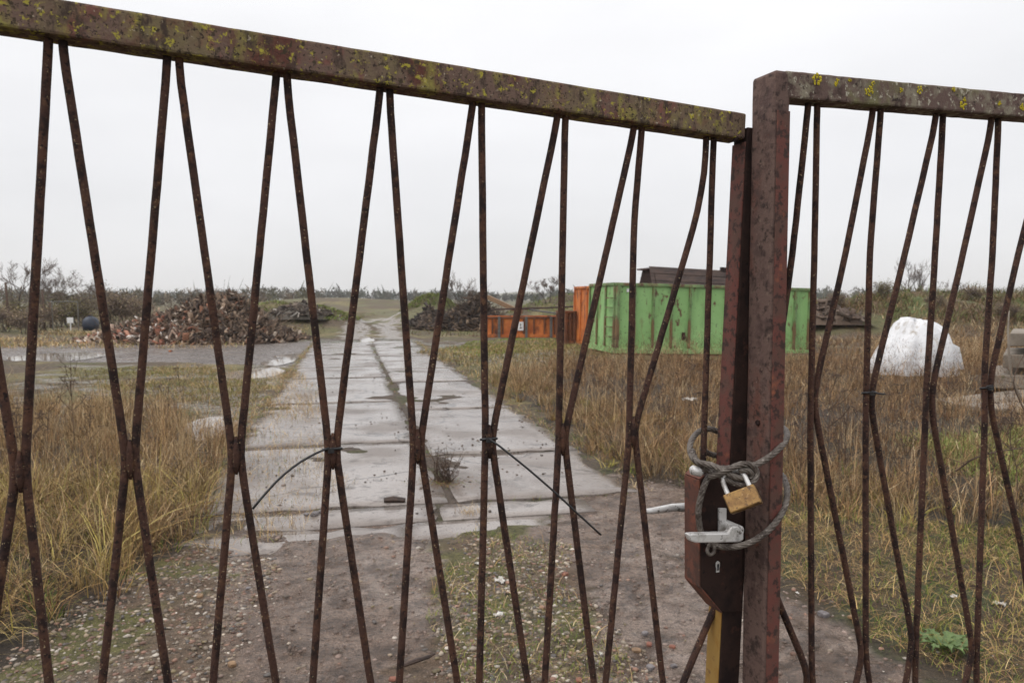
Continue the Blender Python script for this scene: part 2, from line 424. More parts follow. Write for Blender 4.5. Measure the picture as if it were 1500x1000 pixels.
def H(x, y):
    x = np.asarray(x, float); y = np.asarray(y, float)
    t, u = tu(x, y)
    z = (fbm(x * .35 + 40, y * .35 + 9) - .5) * .16 + (fbm(x * 2.3, y * 2.3) - .5) * .05
    near = 1 - sstep(5.0, 7.5, y)
    z = z * (1 - .6 * near) + (fbm(x * 7 + 3, y * 7, 3) - .5) * (.022 + .03 * near)
    ub = u - bend(t)
    rd = sstep(U0 - .55, U0 - .1, ub) * (1 - sstep(U1 + .1, U1 + .6, ub)) * sstep(4.2, 4.9, t) * (1 - sstep(60, 90, t))
    # mud lies over the slabs in patches, along the seam and at the edges
    mudp = sstep(.64, .76, fbm(x * .9 + 12, y * 1.2 + 3) + .09 * sstep(14, 24, t)) * .026
    seam = np.exp(-((ub - UC) / .10) ** 2) * (fbm(x * 1.6 + 5, y * 1.6) - .30) * .06
    edge = (np.exp(-((ub - U0) / .12) ** 2) + np.exp(-((ub - U1) / .12) ** 2)) * (fbm(x * 2.6, y * 2.6 + 7) - .36) * .085
    edge = edge + np.exp(-((t - 4.78) / .2) ** 2) * (fbm(x * 3.1, y * 3.1 + 7) - .34) * .11
    z = z * (1 - rd) + rd * (-.006 + (fbm(x * 5, y * 5) - .5) * .014 + np.clip(mudp + np.clip(seam, 0, .03) + np.clip(edge, 0, .04), 0, .05) + (fbm(x * 14, y * 14) - .5) * .008)
    far = sstep(8, 30, np.hypot(x, y))
    z = z + far * (fbm(x * .12, y * .12) - .5) * .35 * (1 - rd)
    # banks
    z = z + bump2(x, y, 22, 33, 13.5, 4.6, 1.62, 3.5, .12) * (.62 + .42 * fbm(x * .3, y * .3) + .4 * fbm(x * 1.1, y * 1.1)) * sstep(9, 12.5, x)
    z = z + bump2(x, y, -9.7, 37, 2.4, 2.6, 1.15) * (.75 + .5 * fbm(x * .8, y * .8))
    z = z + bump2(x, y, -14.5, 44, 4.0, 3, 1.3) * (.75 + .5 * fbm(x * .8, y * .8))
    z = z + bump2(x, y, -4.9, 46, 2.0, 2.6, 1.7) * (.75 + .5 * fbm(x * .8, y * .8))
    z = z + bump2(x, y, 4.6, 50, 5, 4, 1.9) * (.75 + .5 * fbm(x * .8, y * .8))
    z = z + bump2(x, y, -22, 95, 16, 14, 1.6)
    z = z + bump2(x, y, 25, 1500, 90, 160, 15)          # far low hill
    for P in PUD:
        Q = growpoly(P, 1.25)
        if y.ndim and len(y) > 0:
            m = inpoly(x, y, Q)
            z = np.where(m, np.minimum(z, -.045), z)
    cross = inpoly(x, y, MUD_CROSS)
    z = np.where(cross, z * .35 - .02, z)
    return z
def Hs(x, y):
    return float(H(np.array([x]), np.array([y]))[0])

def axis(lo, hi, c0, c1, step, grow):
    a = list(np.arange(c0, c1, step)); s = step
    while a[-1] < hi: s *= grow; a.append(a[-1] + s)
    s = step
    while a[0] > lo: s *= grow; a.insert(0, a[0] - s)
    return np.array(a)
gx = axis(-1500, 1500, -6.5, 7.5, .062, 1.05)
gy = axis(-60, 3000, .6, 6.5, .05, 1.012)
XX, YY = np.meshgrid(gx, gy)
xf, yf = XX.ravel(), YY.ravel()
zf = H(xf, yf)

def C3(r, g, b): return np.array(lin(r, g, b)[:3])
def ground_colour(x, y):
    wx = x + (fbm(x * 1.7, y * 1.7) - .5) * .7 * (1 + .04 * y); wy = y + (fbm(x * 1.7 + 50, y * 1.7) - .5) * .7 * (1 + .04 * y)
    n1, n2, n3 = fbm(x * .45, y * .45), fbm(x * 2.6 + 8, y * 2.6), fbm(x * 11, y * 11)
    col = C3(98, 84, 68)[None] * np.ones((len(x), 1))
    wet = np.full(len(x), .15)
    def over(m, c, a=1.0):
        nonlocal col
        k = np.clip(m * a, 0, 1)[:, None]
        col = col * (1 - k) + c[None] * k
    over(sstep(.45, .62, n1), C3(128, 116, 80))
    over(sstep(.5, .62, n2), C3(98, 84, 68))
    over(sstep(.52, .66, fbm(x * .8 + 30, y * .8)) * (np.abs(x) < 60), C3(100, 100, 62), .7)
    over(sstep(.56, .68, fbm(x * .3 + 70, y * .3)) * (y > 40), C3(112, 110, 80), .8)
    # lawn patches
    t, u = tu(wx, wy); ub = u - bend(t)
    lawn = ((ub > 2.5) & (ub < 7) & (wy > 13.5) & (wy < 27)) * 1.0
    over(lawn * sstep(.35, .55, n2 * .5 + n1 * .5), C3(106, 100, 70)); over(lawn * (wy > 19) * sstep(.42, .55, n2), C3(116, 124, 58))
    lawn2 = ((ub < -1.3) & (ub > -6) & (wy > 9) & (wy < 17)) * 1.0
    over(lawn2 * sstep(.35, .6, n2 * .5 + n1 * .5), C3(118, 112, 76), .8)
    over(lawn2 * sstep(.5, .62, n2), C3(122, 112, 102), .7); wet = np.where(lawn2 * sstep(.5, .6, n2) > .5, .75, wet)
    # left verge wet ground beside the road
    vg = ((ub < U0 + .05) & (ub > U0 - .75) & (wy > 5) & (wy < 20)) * 1.0
    over(vg * sstep(.42, .56, n2), C3(138, 128, 116), .8); wet = np.where(vg * sstep(.42, .56, n2) > .5, .8, wet)
    cr = inpoly(wx, wy, MUD_CROSS) * 1.0
    over(cr, C3(128, 118, 111)); over(cr * sstep(.48, .6, n2), C3(94, 82, 74)); wet = np.where(cr > .5, .85, wet)
    mess = ((np.abs(ub - .6) < 6) & (wy > 18) & (wy < 29)) * 1.0
    over(mess * sstep(.42, .56, n2), C3(98, 86, 78), .8); wet = np.where(mess * sstep(.4, .5, n2) > .5, .7, wet)
    rd = ((ub > U0 - .05) & (ub < U1 + .1) & (t > 5) & (t < 30)) * 1.0
    over(rd, C3(92, 79, 68)); over(rd * sstep(.5, .62, n2), C3(84, 82, 54))
    tr = (((np.abs(ub - .1) < .45) | (np.abs(ub - 1.5) < .45)) & (t >= 29) & (t < 60)) * 1.0
    over(tr, C3(140, 130, 120)); wet = np.where(tr > .5, .7, wet)
    # foreground
    gv = inpoly(wx, wy, GRAVEL) * 1.0
    over(gv, C3(116, 96, 78)); over(gv * sstep(.45, .6, n2), C3(98, 86, 68)); over(gv * sstep(.54, .64, n3), C3(134, 118, 102), .6)
    over(gv * sstep(.55, .66, n1 * .4 + n2 * .6), C3(118, 116, 62), .7)
    md = np.maximum(inpoly(wx, wy, MUD_L), inpoly(wx, wy, MUD_R)) * 1.0
    over(md, C3(140, 119, 105)); over(md * sstep(.46, .6, n2), C3(158, 140, 128)); over(md * sstep(.48, .6, n3), C3(100, 82, 70), .85)
    wet = np.where(md > .5, .55 + .5 * n2, wet)
    hay = ((wx > 1.4) & (wy < 5.2) & (wy > 1.0)) * (md < .5)
    over(hay * 1.0, C3(86, 72, 54)); over(hay * sstep(.46, .58, n2), C3(78, 82, 48))
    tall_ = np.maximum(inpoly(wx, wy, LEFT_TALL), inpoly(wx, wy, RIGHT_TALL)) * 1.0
    over(tall_, C3(64, 54, 44), .9)  # shade between the tall stems is darkened into the soil colour
    dy = bump2(x, y, 22, 33, 13.5, 4.6, 1.0, 3.5, .12) * sstep(9, 12.5, x)
    over(sstep(.3, .6, dy) * sstep(.4, .55, n1), C3(100, 112, 64)); over(sstep(.1, .5, dy) * sstep(.5, .6, fbm(x * .9, y * .9)), C3(122, 102, 80))
    over(sstep(60, 200, y), C3(96, 92, 66), .7)
    return np.clip(col, .004, .9), wet
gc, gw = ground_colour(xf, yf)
nx, ny = len(gx), len(gy)
idx = np.arange(nx * ny).reshape(ny, nx)
quads = np.stack([idx[:-1, :-1], idx[:-1, 1:], idx[1:, 1:], idx[1:, :-1]], -1).reshape(-1, 4)
tris = np.concatenate([quads[:, [0, 1, 2]], quads[:, [0, 2, 3]]])
def ground_mat():
    m = bpy.data.materials.new('ground'); m.use_nodes = True
    n, l = m.node_tree.nodes, m.node_tree.links; b = n['Principled BSDF']
    g = n.new("ShaderNodeNewGeometry")
    a = n.new("ShaderNodeAttribute"); a.attribute_name = "Col"
    cur = a.outputs['Color']
    for sc, lo, hi, c in ((38, .5, .66, .5), (120, .52, .66, 1.6), (7, .45, .62, .72), (260, .56, .66, .45), (190, .6, .68, 1.9)):
        t = n.new("ShaderNodeTexNoise"); t.inputs['Scale'].default_value = sc; t.inputs['Detail'].default_value = 6
        l.new(g.outputs['Position'], t.inputs['Vector'])
        mr = n.new("ShaderNodeMapRange"); mr.inputs['From Min'].default_value = lo; mr.inputs['From Max'].default_value = hi
        mr.inputs['To Min'].default_value = 1.0; mr.inputs['To Max'].default_value = c
        l.new(t.outputs['Fac'], mr.inputs['Value'])
        v = n.new("ShaderNodeVectorMath"); v.operation = 'MULTIPLY'
        l.new(cur, v.inputs[0]); l.new(mr.outputs['Result'], v.inputs[1]); cur = v.outputs[0]
    l.new(cur, b.inputs['Base Color'])
    w = n.new("ShaderNodeAttribute"); w.attribute_name = "wet"
    t = n.new("ShaderNodeTexNoise"); t.inputs['Scale'].default_value = 9; t.inputs['Detail'].default_value = 5
    l.new(g.outputs['Position'], t.inputs['Vector'])
    ma = n.new("ShaderNodeMath"); ma.operation = 'MULTIPLY_ADD'; l.new(t.outputs['Fac'], ma.inputs[0]); ma.inputs[1].default_value = .9
    l.new(w.outputs['Fac'], ma.inputs[2])
    mr = n.new("ShaderNodeMapRange"); mr.inputs['From Min'].default_value = .6; mr.inputs['From Max'].default_value = 1.35
    mr.inputs['To Min'].default_value = .95; mr.inputs['To Max'].default_value = .12
    l.new(ma.outputs[0], mr.inputs['Value']); l.new(mr.outputs['Result'], b.inputs['Roughness'])
    t2 = n.new("ShaderNodeTexNoise"); t2.inputs['Scale'].default_value = 45; t2.inputs['Detail'].default_value = 8; t2.inputs['Roughness'].default_value = .7
    l.new(g.outputs['Position'], t2.inputs['Vector'])
    bp = n.new("ShaderNodeBump"); bp.inputs['Distance'].default_value = .045; bp.inputs['Strength'].default_value = 1
    l.new(t2.outputs['Fac'], bp.inputs['Height']); l.new(bp.outputs[0], b.inputs['Normal'])
    return m
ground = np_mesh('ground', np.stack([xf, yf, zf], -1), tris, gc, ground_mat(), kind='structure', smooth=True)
wa = ground.data.attributes.new("wet", 'FLOAT', 'POINT'); wa.data.foreach_set("value", gw.astype('f'))
ground["label"] = "wet muddy waste ground with gravel and dead grass"

# ------------------------------------------------------------------ puddles
for P in PUD:
    Q = growpoly(P, 1.12); n = len(Q)
    pts = []
    for i in range(n):                      # rounded, irregular shoreline
        p0, p1, p2, p3 = Q[i - 1], Q[i], Q[(i + 1) % n], Q[(i + 2) % n]
        for k in range(6):
            s = k / 6
            q = .5 * ((2 * p1) + (-p0 + p2) * s + (2 * p0 - 5 * p1 + 4 * p2 - p3) * s * s + (-p0 + 3 * p1 - 3 * p2 + p3) * s ** 3)
            pts.append(q + (RNG.random(2) - .5) * .04)
    c = Q.mean(0)
    mb = MB((c[0], c[1], -.014))
    mb.add([(p[0], p[1], -.014) for p in pts], [tuple(range(len(pts)))])
    o = mb.build('puddle', M['water'], flip=False)
    tag(o, kind='structure', label='shallow rain puddle on the muddy ground')

# ------------------------------------------------------------------ concrete road, slab by slab
road = thing('road', 'cracked pale concrete slab road running away from the gate', None)
road["kind"] = 'structure'
def slab(t0, t1, u0, u1, top=.014, rough=.02, chip=.05):
    na, nb = max(4, int((t1 - t0) / .16)), max(4, int((u1 - u0) / .16))
    org = road_pt((t0 + t1) / 2, (u0 + u1) / 2)
    vs, fs = [], []
    tilt, tilt2 = random.uniform(-.003, .003), random.uniform(-.003, .003)
    for i in range(na + 1):
        for j in range(nb + 1):
            a, b = i / na, j / nb
            t, u = t0 + (t1 - t0) * a, u0 + (u1 - u0) * b
            ed = min(min(a, 1 - a) * (t1 - t0), min(b, 1 - b) * (u1 - u0))
            if i in (0, na): t += (fbm(np.array([u * 4]), np.array([t * 3 + i]))[0] - .5) * 2 * rough * (1 if i else -1) + (chip if random.random() < .12 else 0) * (1 if i == 0 else -1)
            if j in (0, nb): u += (fbm(np.array([t * 4]), np.array([u * 3 + j]))[0] - .5) * 2 * rough + (chip if random.random() < .14 else 0) * (1 if j == 0 else -1)
            z = top + (a - .5) * tilt + (b - .5) * tilt2 - ((.005 if t0 < 12 else .0015) if ed < 1e-6 else 0) + (fbm(np.array([t * 2]), np.array([u * 2]))[0] - .5) * .012
            sh = .0018 * (t - 22) ** 2 if t > 22 else 0
            vs.append(road_pt(t, u + sh, z))
    W = nb + 1
    for i in range(na):
        for j in range(nb):
            fs.append((i * W + j, i * W + j + 1, (i + 1) * W + j + 1, (i + 1) * W + j))
    ring = [j for j in range(nb)] + [i * W + nb for i in range(na)] + [na * W + j for j in range(nb, 0, -1)] + [i * W for i in range(na, 0, -1)]
    b0 = len(vs)
    for r in ring: vs.append(Vector((vs[r].x, vs[r].y, -.14)))
    for k in range(len(ring)):
        k2 = (k + 1) % len(ring)
        fs.append((ring[k2], ring[k], b0 + k, b0 + k2))
    me = bpy.data.meshes.new('concrete_slab'); me.from_pydata([v - org for v in vs], [], fs); me.update()
    me.polygons.foreach_set("use_smooth", [k < na * nb for k in range(len(fs))])
    o = put('concrete_slab', me, M['concrete'], road); o.location = org
    return o
jl = [5.58, 8.1, 11.35, 14.9, 17.2, 21.0, 24.2, 27.0]
jr = [5.56, 7.3, 10.4, 13.9, 16.6, 20.3, 23.6, 27.5]
for a, b in zip(jl[:-1], jl[1:]): slab(a + .006, b - .006, U0, UC - .03, .012 + random.uniform(-.003, .003), .02 if a < 12 else .012)
for a, b in zip(jr[:-1], jr[1:]): slab(a + .006, b - .006, UC + .04, U1, .012 + random.uniform(-.003, .003), .02 if a < 12 else .012)
slab(5.14, 5.555, U0 + .05, .62, .010); slab(5.14, 5.54, .64, 1.75, .008)
slab(4.70, 5.115, U0 + .02, .35, .012, .05, .08); slab(4.74, 5.11, .375, 1.35, .010, .05, .08)

# ------------------------------------------------------------------ vegetation helper
def blades(pts, h, lean, w, col, segs=3, droop=1.8, az=None):
    """curved tapering strips"""
    N = len(pts)
    if az is None: az = RNG.random(N) * 2 * np.pi
    sa = az + np.pi / 2 + RNG.normal(0, .5, N)
    D = np.stack([np.cos(az), np.sin(az), np.zeros(N)], -1)
    S = np.stack([np.cos(sa), np.sin(sa), np.zeros(N)], -1)
    vs = []
    for k in range(segs + 1):
        s = k / segs
        c = pts + D * (lean * h * s ** droop)[:, None]
        c = c.copy(); c[:, 2] += h * (s - .35 * lean * s ** 2.2)
        ww = (w * (1 - s) ** .7 * .5)[:, None]
        if k < segs: vs += [c - S * ww, c + S * ww]
        else: vs.append(c)
    nv = 2 * segs + 1
    V = np.stack(vs, 1).reshape(-1, 3)
    t = []
    for k in range(segs - 1):
        a = 2 * k
        t += [(a, a + 1, a + 3), (a, a + 3, a + 2)]
    t.append((2 * segs - 2, 2 * segs - 1, 2 * segs))
    T = (np.arange(N) * nv)[:, None, None] + np.array(t)[None]
    return V, T.reshape(-1, 3), np.repeat(col, nv, 0)
def join(parts):
    V, T, C, b = [], [], [], 0
    for v, t, c in parts:
        V.append(v); T.append(t + b); C.append(c); b += len(v)
    return np.concatenate(V), np.concatenate(T), np.concatenate(C)
def pick(cols, N, jit=.18):
    A = np.array([lin(*c)[:3] for c in cols])
    return A[RNG.integers(0, len(A), N)] * (1 + RNG.normal(0, jit, (N, 1))).clip(.5, 1.6)
def scatter_poly(P, N, clump=.5, freq=1.6, warp=.3):
    lo, hi = P.min(0), P.max(0)
    out = []; got = 0
    while got < N:
        q = lo + RNG.random((N * 2, 2)) * (hi - lo)
        wq = q + (np.stack([fbm(q[:, 0] * 1.3, q[:, 1] * 1.3), fbm(q[:, 0] * 1.3 + 31, q[:, 1] * 1.3)], -1) - .5) * 2 * warp
        k = inpoly(wq[:, 0], wq[:, 1], P) & (fbm(q[:, 0] * freq, q[:, 1] * freq) > clump - .25 + RNG.random(len(q)) * .35)
        q = q[k]; out.append(q); got += len(q)
    q = np.concatenate(out)[:N]
    return np.column_stack([q, H(q[:, 0], q[:, 1])])
STRAW = [(196, 172, 132), (178, 150, 108), (160, 132, 94), (206, 184, 146), (146, 120, 86), (184, 150, 100), (128, 106, 78)]
BROWN = [(130, 104, 78), (112, 88, 66), (148, 118, 86), (96, 76, 60), (160, 128, 96)]
GREEN = [(116, 130, 58), (98, 118, 52), (138, 142, 70), (88, 108, 50), (150, 146, 82)]
HAY = [(206, 174, 118), (190, 154, 100), (214, 190, 140), (170, 138, 92), (182, 148, 100), (146, 132, 78), (128, 104, 76)]

def area_grass(P, spec):
    return join([blades(*s) for s in spec])
def tall(P, N, cols, h0, h1, lean, w, segs=3, clump=.45, freq=1.4):
    p = scatter_poly(P, N, clump, freq)
    d = np.hypot(p[:, 0], p[:, 1])
    hh = (h0 + (h1 - h0) * RNG.random(N) ** 1.6) * (.6 + .8 * fbm(p[:, 0] * .7 + 4, p[:, 1] * .7))
    return blades(p, hh, lean * (.4 + 1.0 * RNG.random(N)), w * (.7 + .6 * RNG.random(N)) * (1 + .03 * d), pick(cols, N), segs)
def tufts(P, n_t, per, cols, h0, h1, w, lean=(.1, 1.1), rad=.05, clump=.42, freq=1.2, segs=3, warp=.3):
    """grass growing in tufts that lean outwards from their own centre"""
    c = scatter_poly(P, n_t, clump, freq, warp)
    N = n_t * per
    ci = np.repeat(np.arange(n_t), per)
    az = RNG.random(N) * 2 * np.pi
    d = np.abs(RNG.normal(0, 1, N)) * rad
    pt = c[ci] + np.column_stack([np.cos(az) * d, np.sin(az) * d, np.zeros(N)])
    dist = np.hypot(pt[:, 0], pt[:, 1])
    th = (h0 + (h1 - h0) * RNG.random(n_t) ** 1.4) * (.55 + .9 * fbm(c[:, 0] * .6 + 4, c[:, 1] * .6))
    hh = th[ci] * (.45 + .75 * RNG.random(N))
    wind = .5
    az2 = az + RNG.normal(0, .7, N)
    ln = lean[0] + (lean[1] - lean[0]) * RNG.random(N) ** 1.3
    A = np.array([lin(*q)[:3] for q in cols])
    tc = A[RNG.integers(0, len(A), n_t)]
    col = tc[ci] * .65 + A[RNG.integers(0, len(A), N)] * .35
    col = col * (.80 + RNG.normal(0, .32, (N, 1))).clip(.22, 1.6)
    return blades(pt, hh, ln, w * (.6 + .8 * RNG.random(N)) * (1 + .045 * dist), col, segs, 1.7, az2)
def tangle(P, N, z0, z1, l0, l1, w, cols, clump=.45, freq=.9):
    """loose twiggy mass of dead weeds: short stalks at every height and slant"""
    p = scatter_poly(P, N, clump, freq)
    hm = z0 + (z1 - z0) * fbm(p[:, 0] * .8 + 9, p[:, 1] * .8) * 1.4
    p[:, 2] += RNG.random(N) ** 1.2 * hm
    dist = np.hypot(p[:, 0], p[:, 1])
    L = l0 + (l1 - l0) * RNG.random(N) ** 2
    return blades(p, L * RNG.normal(.55, .45, N).clip(-.3, 1), RNG.normal(0, 1.0, N).clip(-2, 2), w * (1 + .045 * dist) * (.6 + .8 * RNG.random(N)), pick(cols, N, .36) * .78, 2, 1.1)
PALE = [(206, 180, 140), (192, 162, 120), (216, 194, 156), (176, 144, 106), (160, 128, 92)]
DULL = [(146, 114, 82), (124, 94, 68), (164, 130, 94), (100, 76, 58), (178, 142, 104), (84, 64, 50)]
YEL = [(188, 172, 96), (170, 154, 84), (204, 188, 116), (150, 140, 74), (178, 148, 92)]
LT_NEAR = np.array([[-2.15, 3.2], [-1.95, 4.3], [-2.05, 5.4], [-2.4, 6.2], [-9, 6.8], [-9, 3.0], [-5, 2.6], [-2.6, 2.6]])
LT_FAR = np.array([[-2.25, 5.9], [-2.45, 6.6], [-2.75, 7.6], [-3.4, 8.6], [-4.6, 10.2], [-8, 11], [-13, 11.5], [-13, 6]])
g = join([tufts(LT_NEAR, 520, 22, YEL + STRAW, .22, .52, .0042, (.2, 1.5), .06),
          tufts(LT_NEAR, 420, 20, YEL + STRAW + DULL, .12, .26, .0044, (1.2, 3.4), .08),
          tufts(LT_NEAR, 420, 22, DULL, .18, .42, .0038, (.3, 1.7), .07),
          tufts(LT_NEAR, 300, 14, GREEN, .06, .2, .005, (.3, 1.4), .06, segs=2),
          tangle(LT_NEAR, 14000, .15, .42, .06, .22, .0028, DULL + STRAW),
          tufts(LT_FAR, 1100, 18, PALE + STRAW, .25, .62, .0036, (.05, .9), .06),
          tufts(LT_FAR, 500, 18, DULL, .2, .5, .0036, (.1, 1.1), .07),
          tangle(LT_FAR, 26000, .25, .6, .05, .18, .0028, PALE + DULL + DULL)])
np_mesh('dry_grass', *g, M['veg'], kind='stuff')["label"] = "tall dead straw coloured grass left of the road"
RT_EDGE = np.array([[1.0, 6.5], [1.5, 6.0], [2.25, 5.4], [3.2, 4.7], [4.2, 4.1], [9, 3.8], [9.5, 5.2], [4.5, 5.6], [3.2, 6.6], [2.0, 8.4], [1.2, 11.5], [.6, 13.5], [-.3, 15.5], [-.45, 14], [-.1, 12], [.25, 10.4], [.7, 8.3]])
g = join([tufts(RIGHT_TALL, 2600, 16, PALE + DULL, .18, .66, .0038, (.1, 1.2), .07, .52, .55),
          tufts(RIGHT_TALL, 1500, 16, DULL, .18, .48, .0036, (.1, 1.3), .08),
          tufts(RT_EDGE, 620, 20, STRAW + DULL, .18, .42, .0038, (.3, 1.6), .06),
          tufts(RT_EDGE, 240, 20, GREEN + YEL, .06, .22, .005, (.4, 1.6), .06),
          tangle(RIGHT_TALL, 60000, .26, .7, .05, .2, .0030, DULL + DULL + PALE),
          tangle(RIGHT_TALL, 34000, .4, 1.0, .05, .18, .0030, [(112, 78, 56), (96, 68, 52), (132, 94, 66), (78, 58, 46)], .62, .45),
          tufts(Gp([(1330, 650), (1500, 632), (1560, 730), (1500, 720), (1400, 700)]), 260, 18, [(134, 150, 72), (152, 162, 92), (116, 134, 66), (170, 158, 110)], .06, .22, .006, (.4, 1.5), .06, segs=2)])
np_mesh('dry_grass', *g, M['veg'], kind='stuff')["label"] = "brown dead grass and weeds right of the road"
# beaten-down hay at the right, in the foreground
def flat_hay(P, N, cols):
    p = scatter_poly(P, N, .42, 2.2, .15)
    p[:, 2] += RNG.random(N) * .03
    return blades(p, .015 + .06 * RNG.random(N), 1.2 + 2.0 * RNG.random(N), .0026 * (.7 + .6 * RNG.random(N)), pick(cols, N, .34) * .85, 3, 1.2)
g = join([flat_hay(HAY_ZONE, 40000, HAY + DULL), tall(HAY_ZONE, 16000, GREEN, .02, .08, .9, .004, 2, .56, 1.1), tall(HAY_ZONE, 3000, HAY, .06, .2, 1.0, .003, 3, .5),
          tufts(HAY_ZONE, 160, 16, GREEN + YEL, .05, .16, .004, (.5, 1.8), .05, .5, 1.5)])
np_mesh('flattened_hay', *g, M['veg'], kind='stuff')["label"] = "beaten down orange straw beside the gate"
# short green and dry turf: verge, gravel strip, lawns
VERGE_L = np.array([[-1.25, 4.6], [-1.35, 5.6], [-1.75, 7.5], [-2.6, 10.5], [-4.4, 16], [-8, 17], [-6, 9], [-2.7, 6.6], [-2.0, 5.3], [-1.9, 4.2]])
STRIP_C = np.array([[-.42, 4.9], [.3, 4.7], [.4, 3.8], [.5, 2.6], [-.3, 2.6], [-.35, 3.8]])
LAWN_R = Gp([(610, 516), (700, 500), (830, 494), (900, 520), (800, 560), (760, 585), (690, 546)])
LAWN_L = Gp([(90, 545), (300, 538), (400, 560), (350, 600), (300, 590), (180, 580)])
g = join([tall(VERGE_L, 12000, GREEN + STRAW + BROWN, .02, .09, 1.0, .004, 2, .55, 1.2),
          tall(VERGE_L, 6000, STRAW, .05, .22, 1.1, .0035, 3, .55, 1.8),
          tall(STRIP_C, 3500, GREEN, .01, .04, 1.0, .003, 2, .52, 2.5),
          tall(STRIP_C, 600, STRAW, .02, .12, 1.6, .003, 3, .5, 2.5),
          tall(LAWN_R, 12000, [(116, 112, 66), (132, 118, 80), (104, 108, 54), (140, 122, 90), (98, 86, 66)], .03, .14, .9, .008, 2, .45, .8),
          tall(Gp([(640, 512), (690, 497), (830, 492), (850, 506), (760, 516), (690, 520)]), 7000, [(126, 138, 56), (140, 146, 66), (112, 124, 54)], .03, .09, .9, .010, 2, .42, .5),
          tall(LAWN_R, 4000, STRAW, .06, .2, .8, .008, 2, .5, .7),
          tall(LAWN_L, 7000, [(134, 126, 78), (116, 116, 60), (160, 142, 104), (108, 92, 70)], .03, .1, .9, .007, 2, .48, .7)])
np_mesh('short_grass', *g, M['veg'], kind='stuff')["label"] = "short green and yellow grass on the verges"
# joint weeds along the road's middle seam and edges
ts = 5.6 + RNG.random(1600) ** 1.2 * 22
uu = UC + RNG.normal(0, .035, 1600)
k = fbm(ts * .8, uu * 0 + 3) > .5
ts, uu = ts[k], uu[k]
sh = np.where(ts > 22, .0018 * (ts - 22) ** 2, 0)
px_, py_ = RD.x * ts + RR.x * (uu + sh), RD.y * ts + RR.y * (uu + sh)
p = np.column_stack([px_, py_, np.full(len(px_), -.005)])
V1 = blades(p, .015 + .05 * RNG.random(len(p)), 1.0 + RNG.random(len(p)), np.full(len(p), .006), pick(GREEN + BROWN, len(p)), 2)
te = 5.6 + RNG.random(5000) * 22
ue = np.where(RNG.random(5000) < .5, U0 - .04 + RNG.normal(0, .05, 5000), U1 + .06 + RNG.normal(0, .07, 5000))
sh = np.where(te > 22, .0018 * (te - 22) ** 2, 0)
p = np.column_stack([RD.x * te + RR.x * (ue + sh), RD.y * te + RR.y * (ue + sh), np.full(5000, -.005)])
tj, uj = [], []
for js, ua, ub_ in ((jl, U0, UC), (jr, UC, U1)):
    for t_ in js:
        n_ = 70 if t_ < 16 else 25
        tj += list(t_ + RNG.normal(0, .012, n_)); uj += list(ua + (ub_ - ua) * RNG.random(n_) ** (1.0 + RNG.random() * 2))
tj, uj = np.array(tj), np.array(uj)
k = fbm(tj * 3 + 2, uj * 2.2) > .46
tj, uj = tj[k], uj[k]; sh = np.where(tj > 22, .0018 * (tj - 22) ** 2, 0)
pj = np.column_stack([RD.x * tj + RR.x * (uj + sh), RD.y * tj + RR.y * (uj + sh), np.full(len(tj), -.004)])
V1 = join([V1, blades(pj, .012 + .045 * RNG.random(len(pj)), 1.0 + RNG.random(len(pj)), np.full(len(pj), .005), pick(GREEN + BROWN, len(pj)) * .8, 2)])
V2 = blades(p, .02 + .10 * RNG.random(5000), 1.0 + RNG.random(5000), np.full(5000, .006), pick(GREEN + STRAW + BROWN, 5000), 2)
np_mesh('edge_grass', *join([V1, V2]), M['veg'], kind='stuff')["label"] = "grass tufts in the road seam and along its edges"

# ------------------------------------------------------------------ gravel
ICO_V = np.array([(0, 0, 1), (.894, 0, .447), (.276, .851, .447), (-.724, .526, .447), (-.724, -.526, .447), (.276, -.851, .447), (.724, .526, -.447), (-.276, .851, -.447), (-.894, 0, -.447), (-.276, -.851, -.447), (.724, -.526, -.447), (0, 0, -1)])
ICO_F = np.array([(0, 1, 2), (0, 2, 3), (0, 3, 4), (0, 4, 5), (0, 5, 1), (1, 6, 2), (2, 7, 3), (3, 8, 4), (4, 9, 5), (5, 10, 1), (1, 10, 6), (2, 6, 7), (3, 7, 8), (4, 8, 9), (5, 9, 10), (6, 11, 7), (7, 11, 8), (8, 11, 9), (9, 11, 10), (10, 11, 6)])
def stones(p, size, col):
    N = len(p)
    V = ICO_V[None] * (1 + RNG.normal(0, .16, (N, 12, 1))) * (size[:, None] * (.6 + .8 * RNG.random((N, 3))) * np.array([1, 1, .6]))[:, None]
    a = RNG.random(N) * 6.28; c, s = np.cos(a)[:, None], np.sin(a)[:, None]
    V = np.stack([V[..., 0] * c - V[..., 1] * s, V[..., 0] * s + V[..., 1] * c, V[..., 2]], -1) + p[:, None]
    T = (np.arange(N) * 12)[:, None, None] + ICO_F[None]
    return V.reshape(-1, 3), T.reshape(-1, 3), np.repeat(col, 12, 0)
GRAV = [(150, 132, 112), (128, 114, 100), (168, 154, 138), (110, 96, 84), (146, 114, 96), (182, 172, 160), (120, 106, 78), (130, 98, 82), (100, 94, 90), (136, 120, 100)]
GR_L = np.array([[-2.2, 2.4], [-1.2, 2.4], [-1.2, 3.4], [-1.4, 4.4], [-1.9, 4.6], [-2.2, 3.8]])
GR_C = np.array([[-.35, 2.4], [.7, 2.4], [.62, 3.2], [.35, 4.0], [.4, 4.6], [-.3, 4.8], [-.35, 3.6]])
parts = []
for P, N in ((GR_L, 7000), (GR_C, 8000), (GRAVEL, 3500)):
    p = scatter_poly(P, N, .3, 3, .12)
    sz = .0025 + .013 * RNG.random(N) ** 3.4
    parts.append(stones(p, sz, pick(GRAV, N, .25) * .85))
np_mesh('gravel', *join(parts), M['stone'], kind='stuff', smooth=False)["label"] = "loose gravel and pebbles in front of the road"
N = 1500
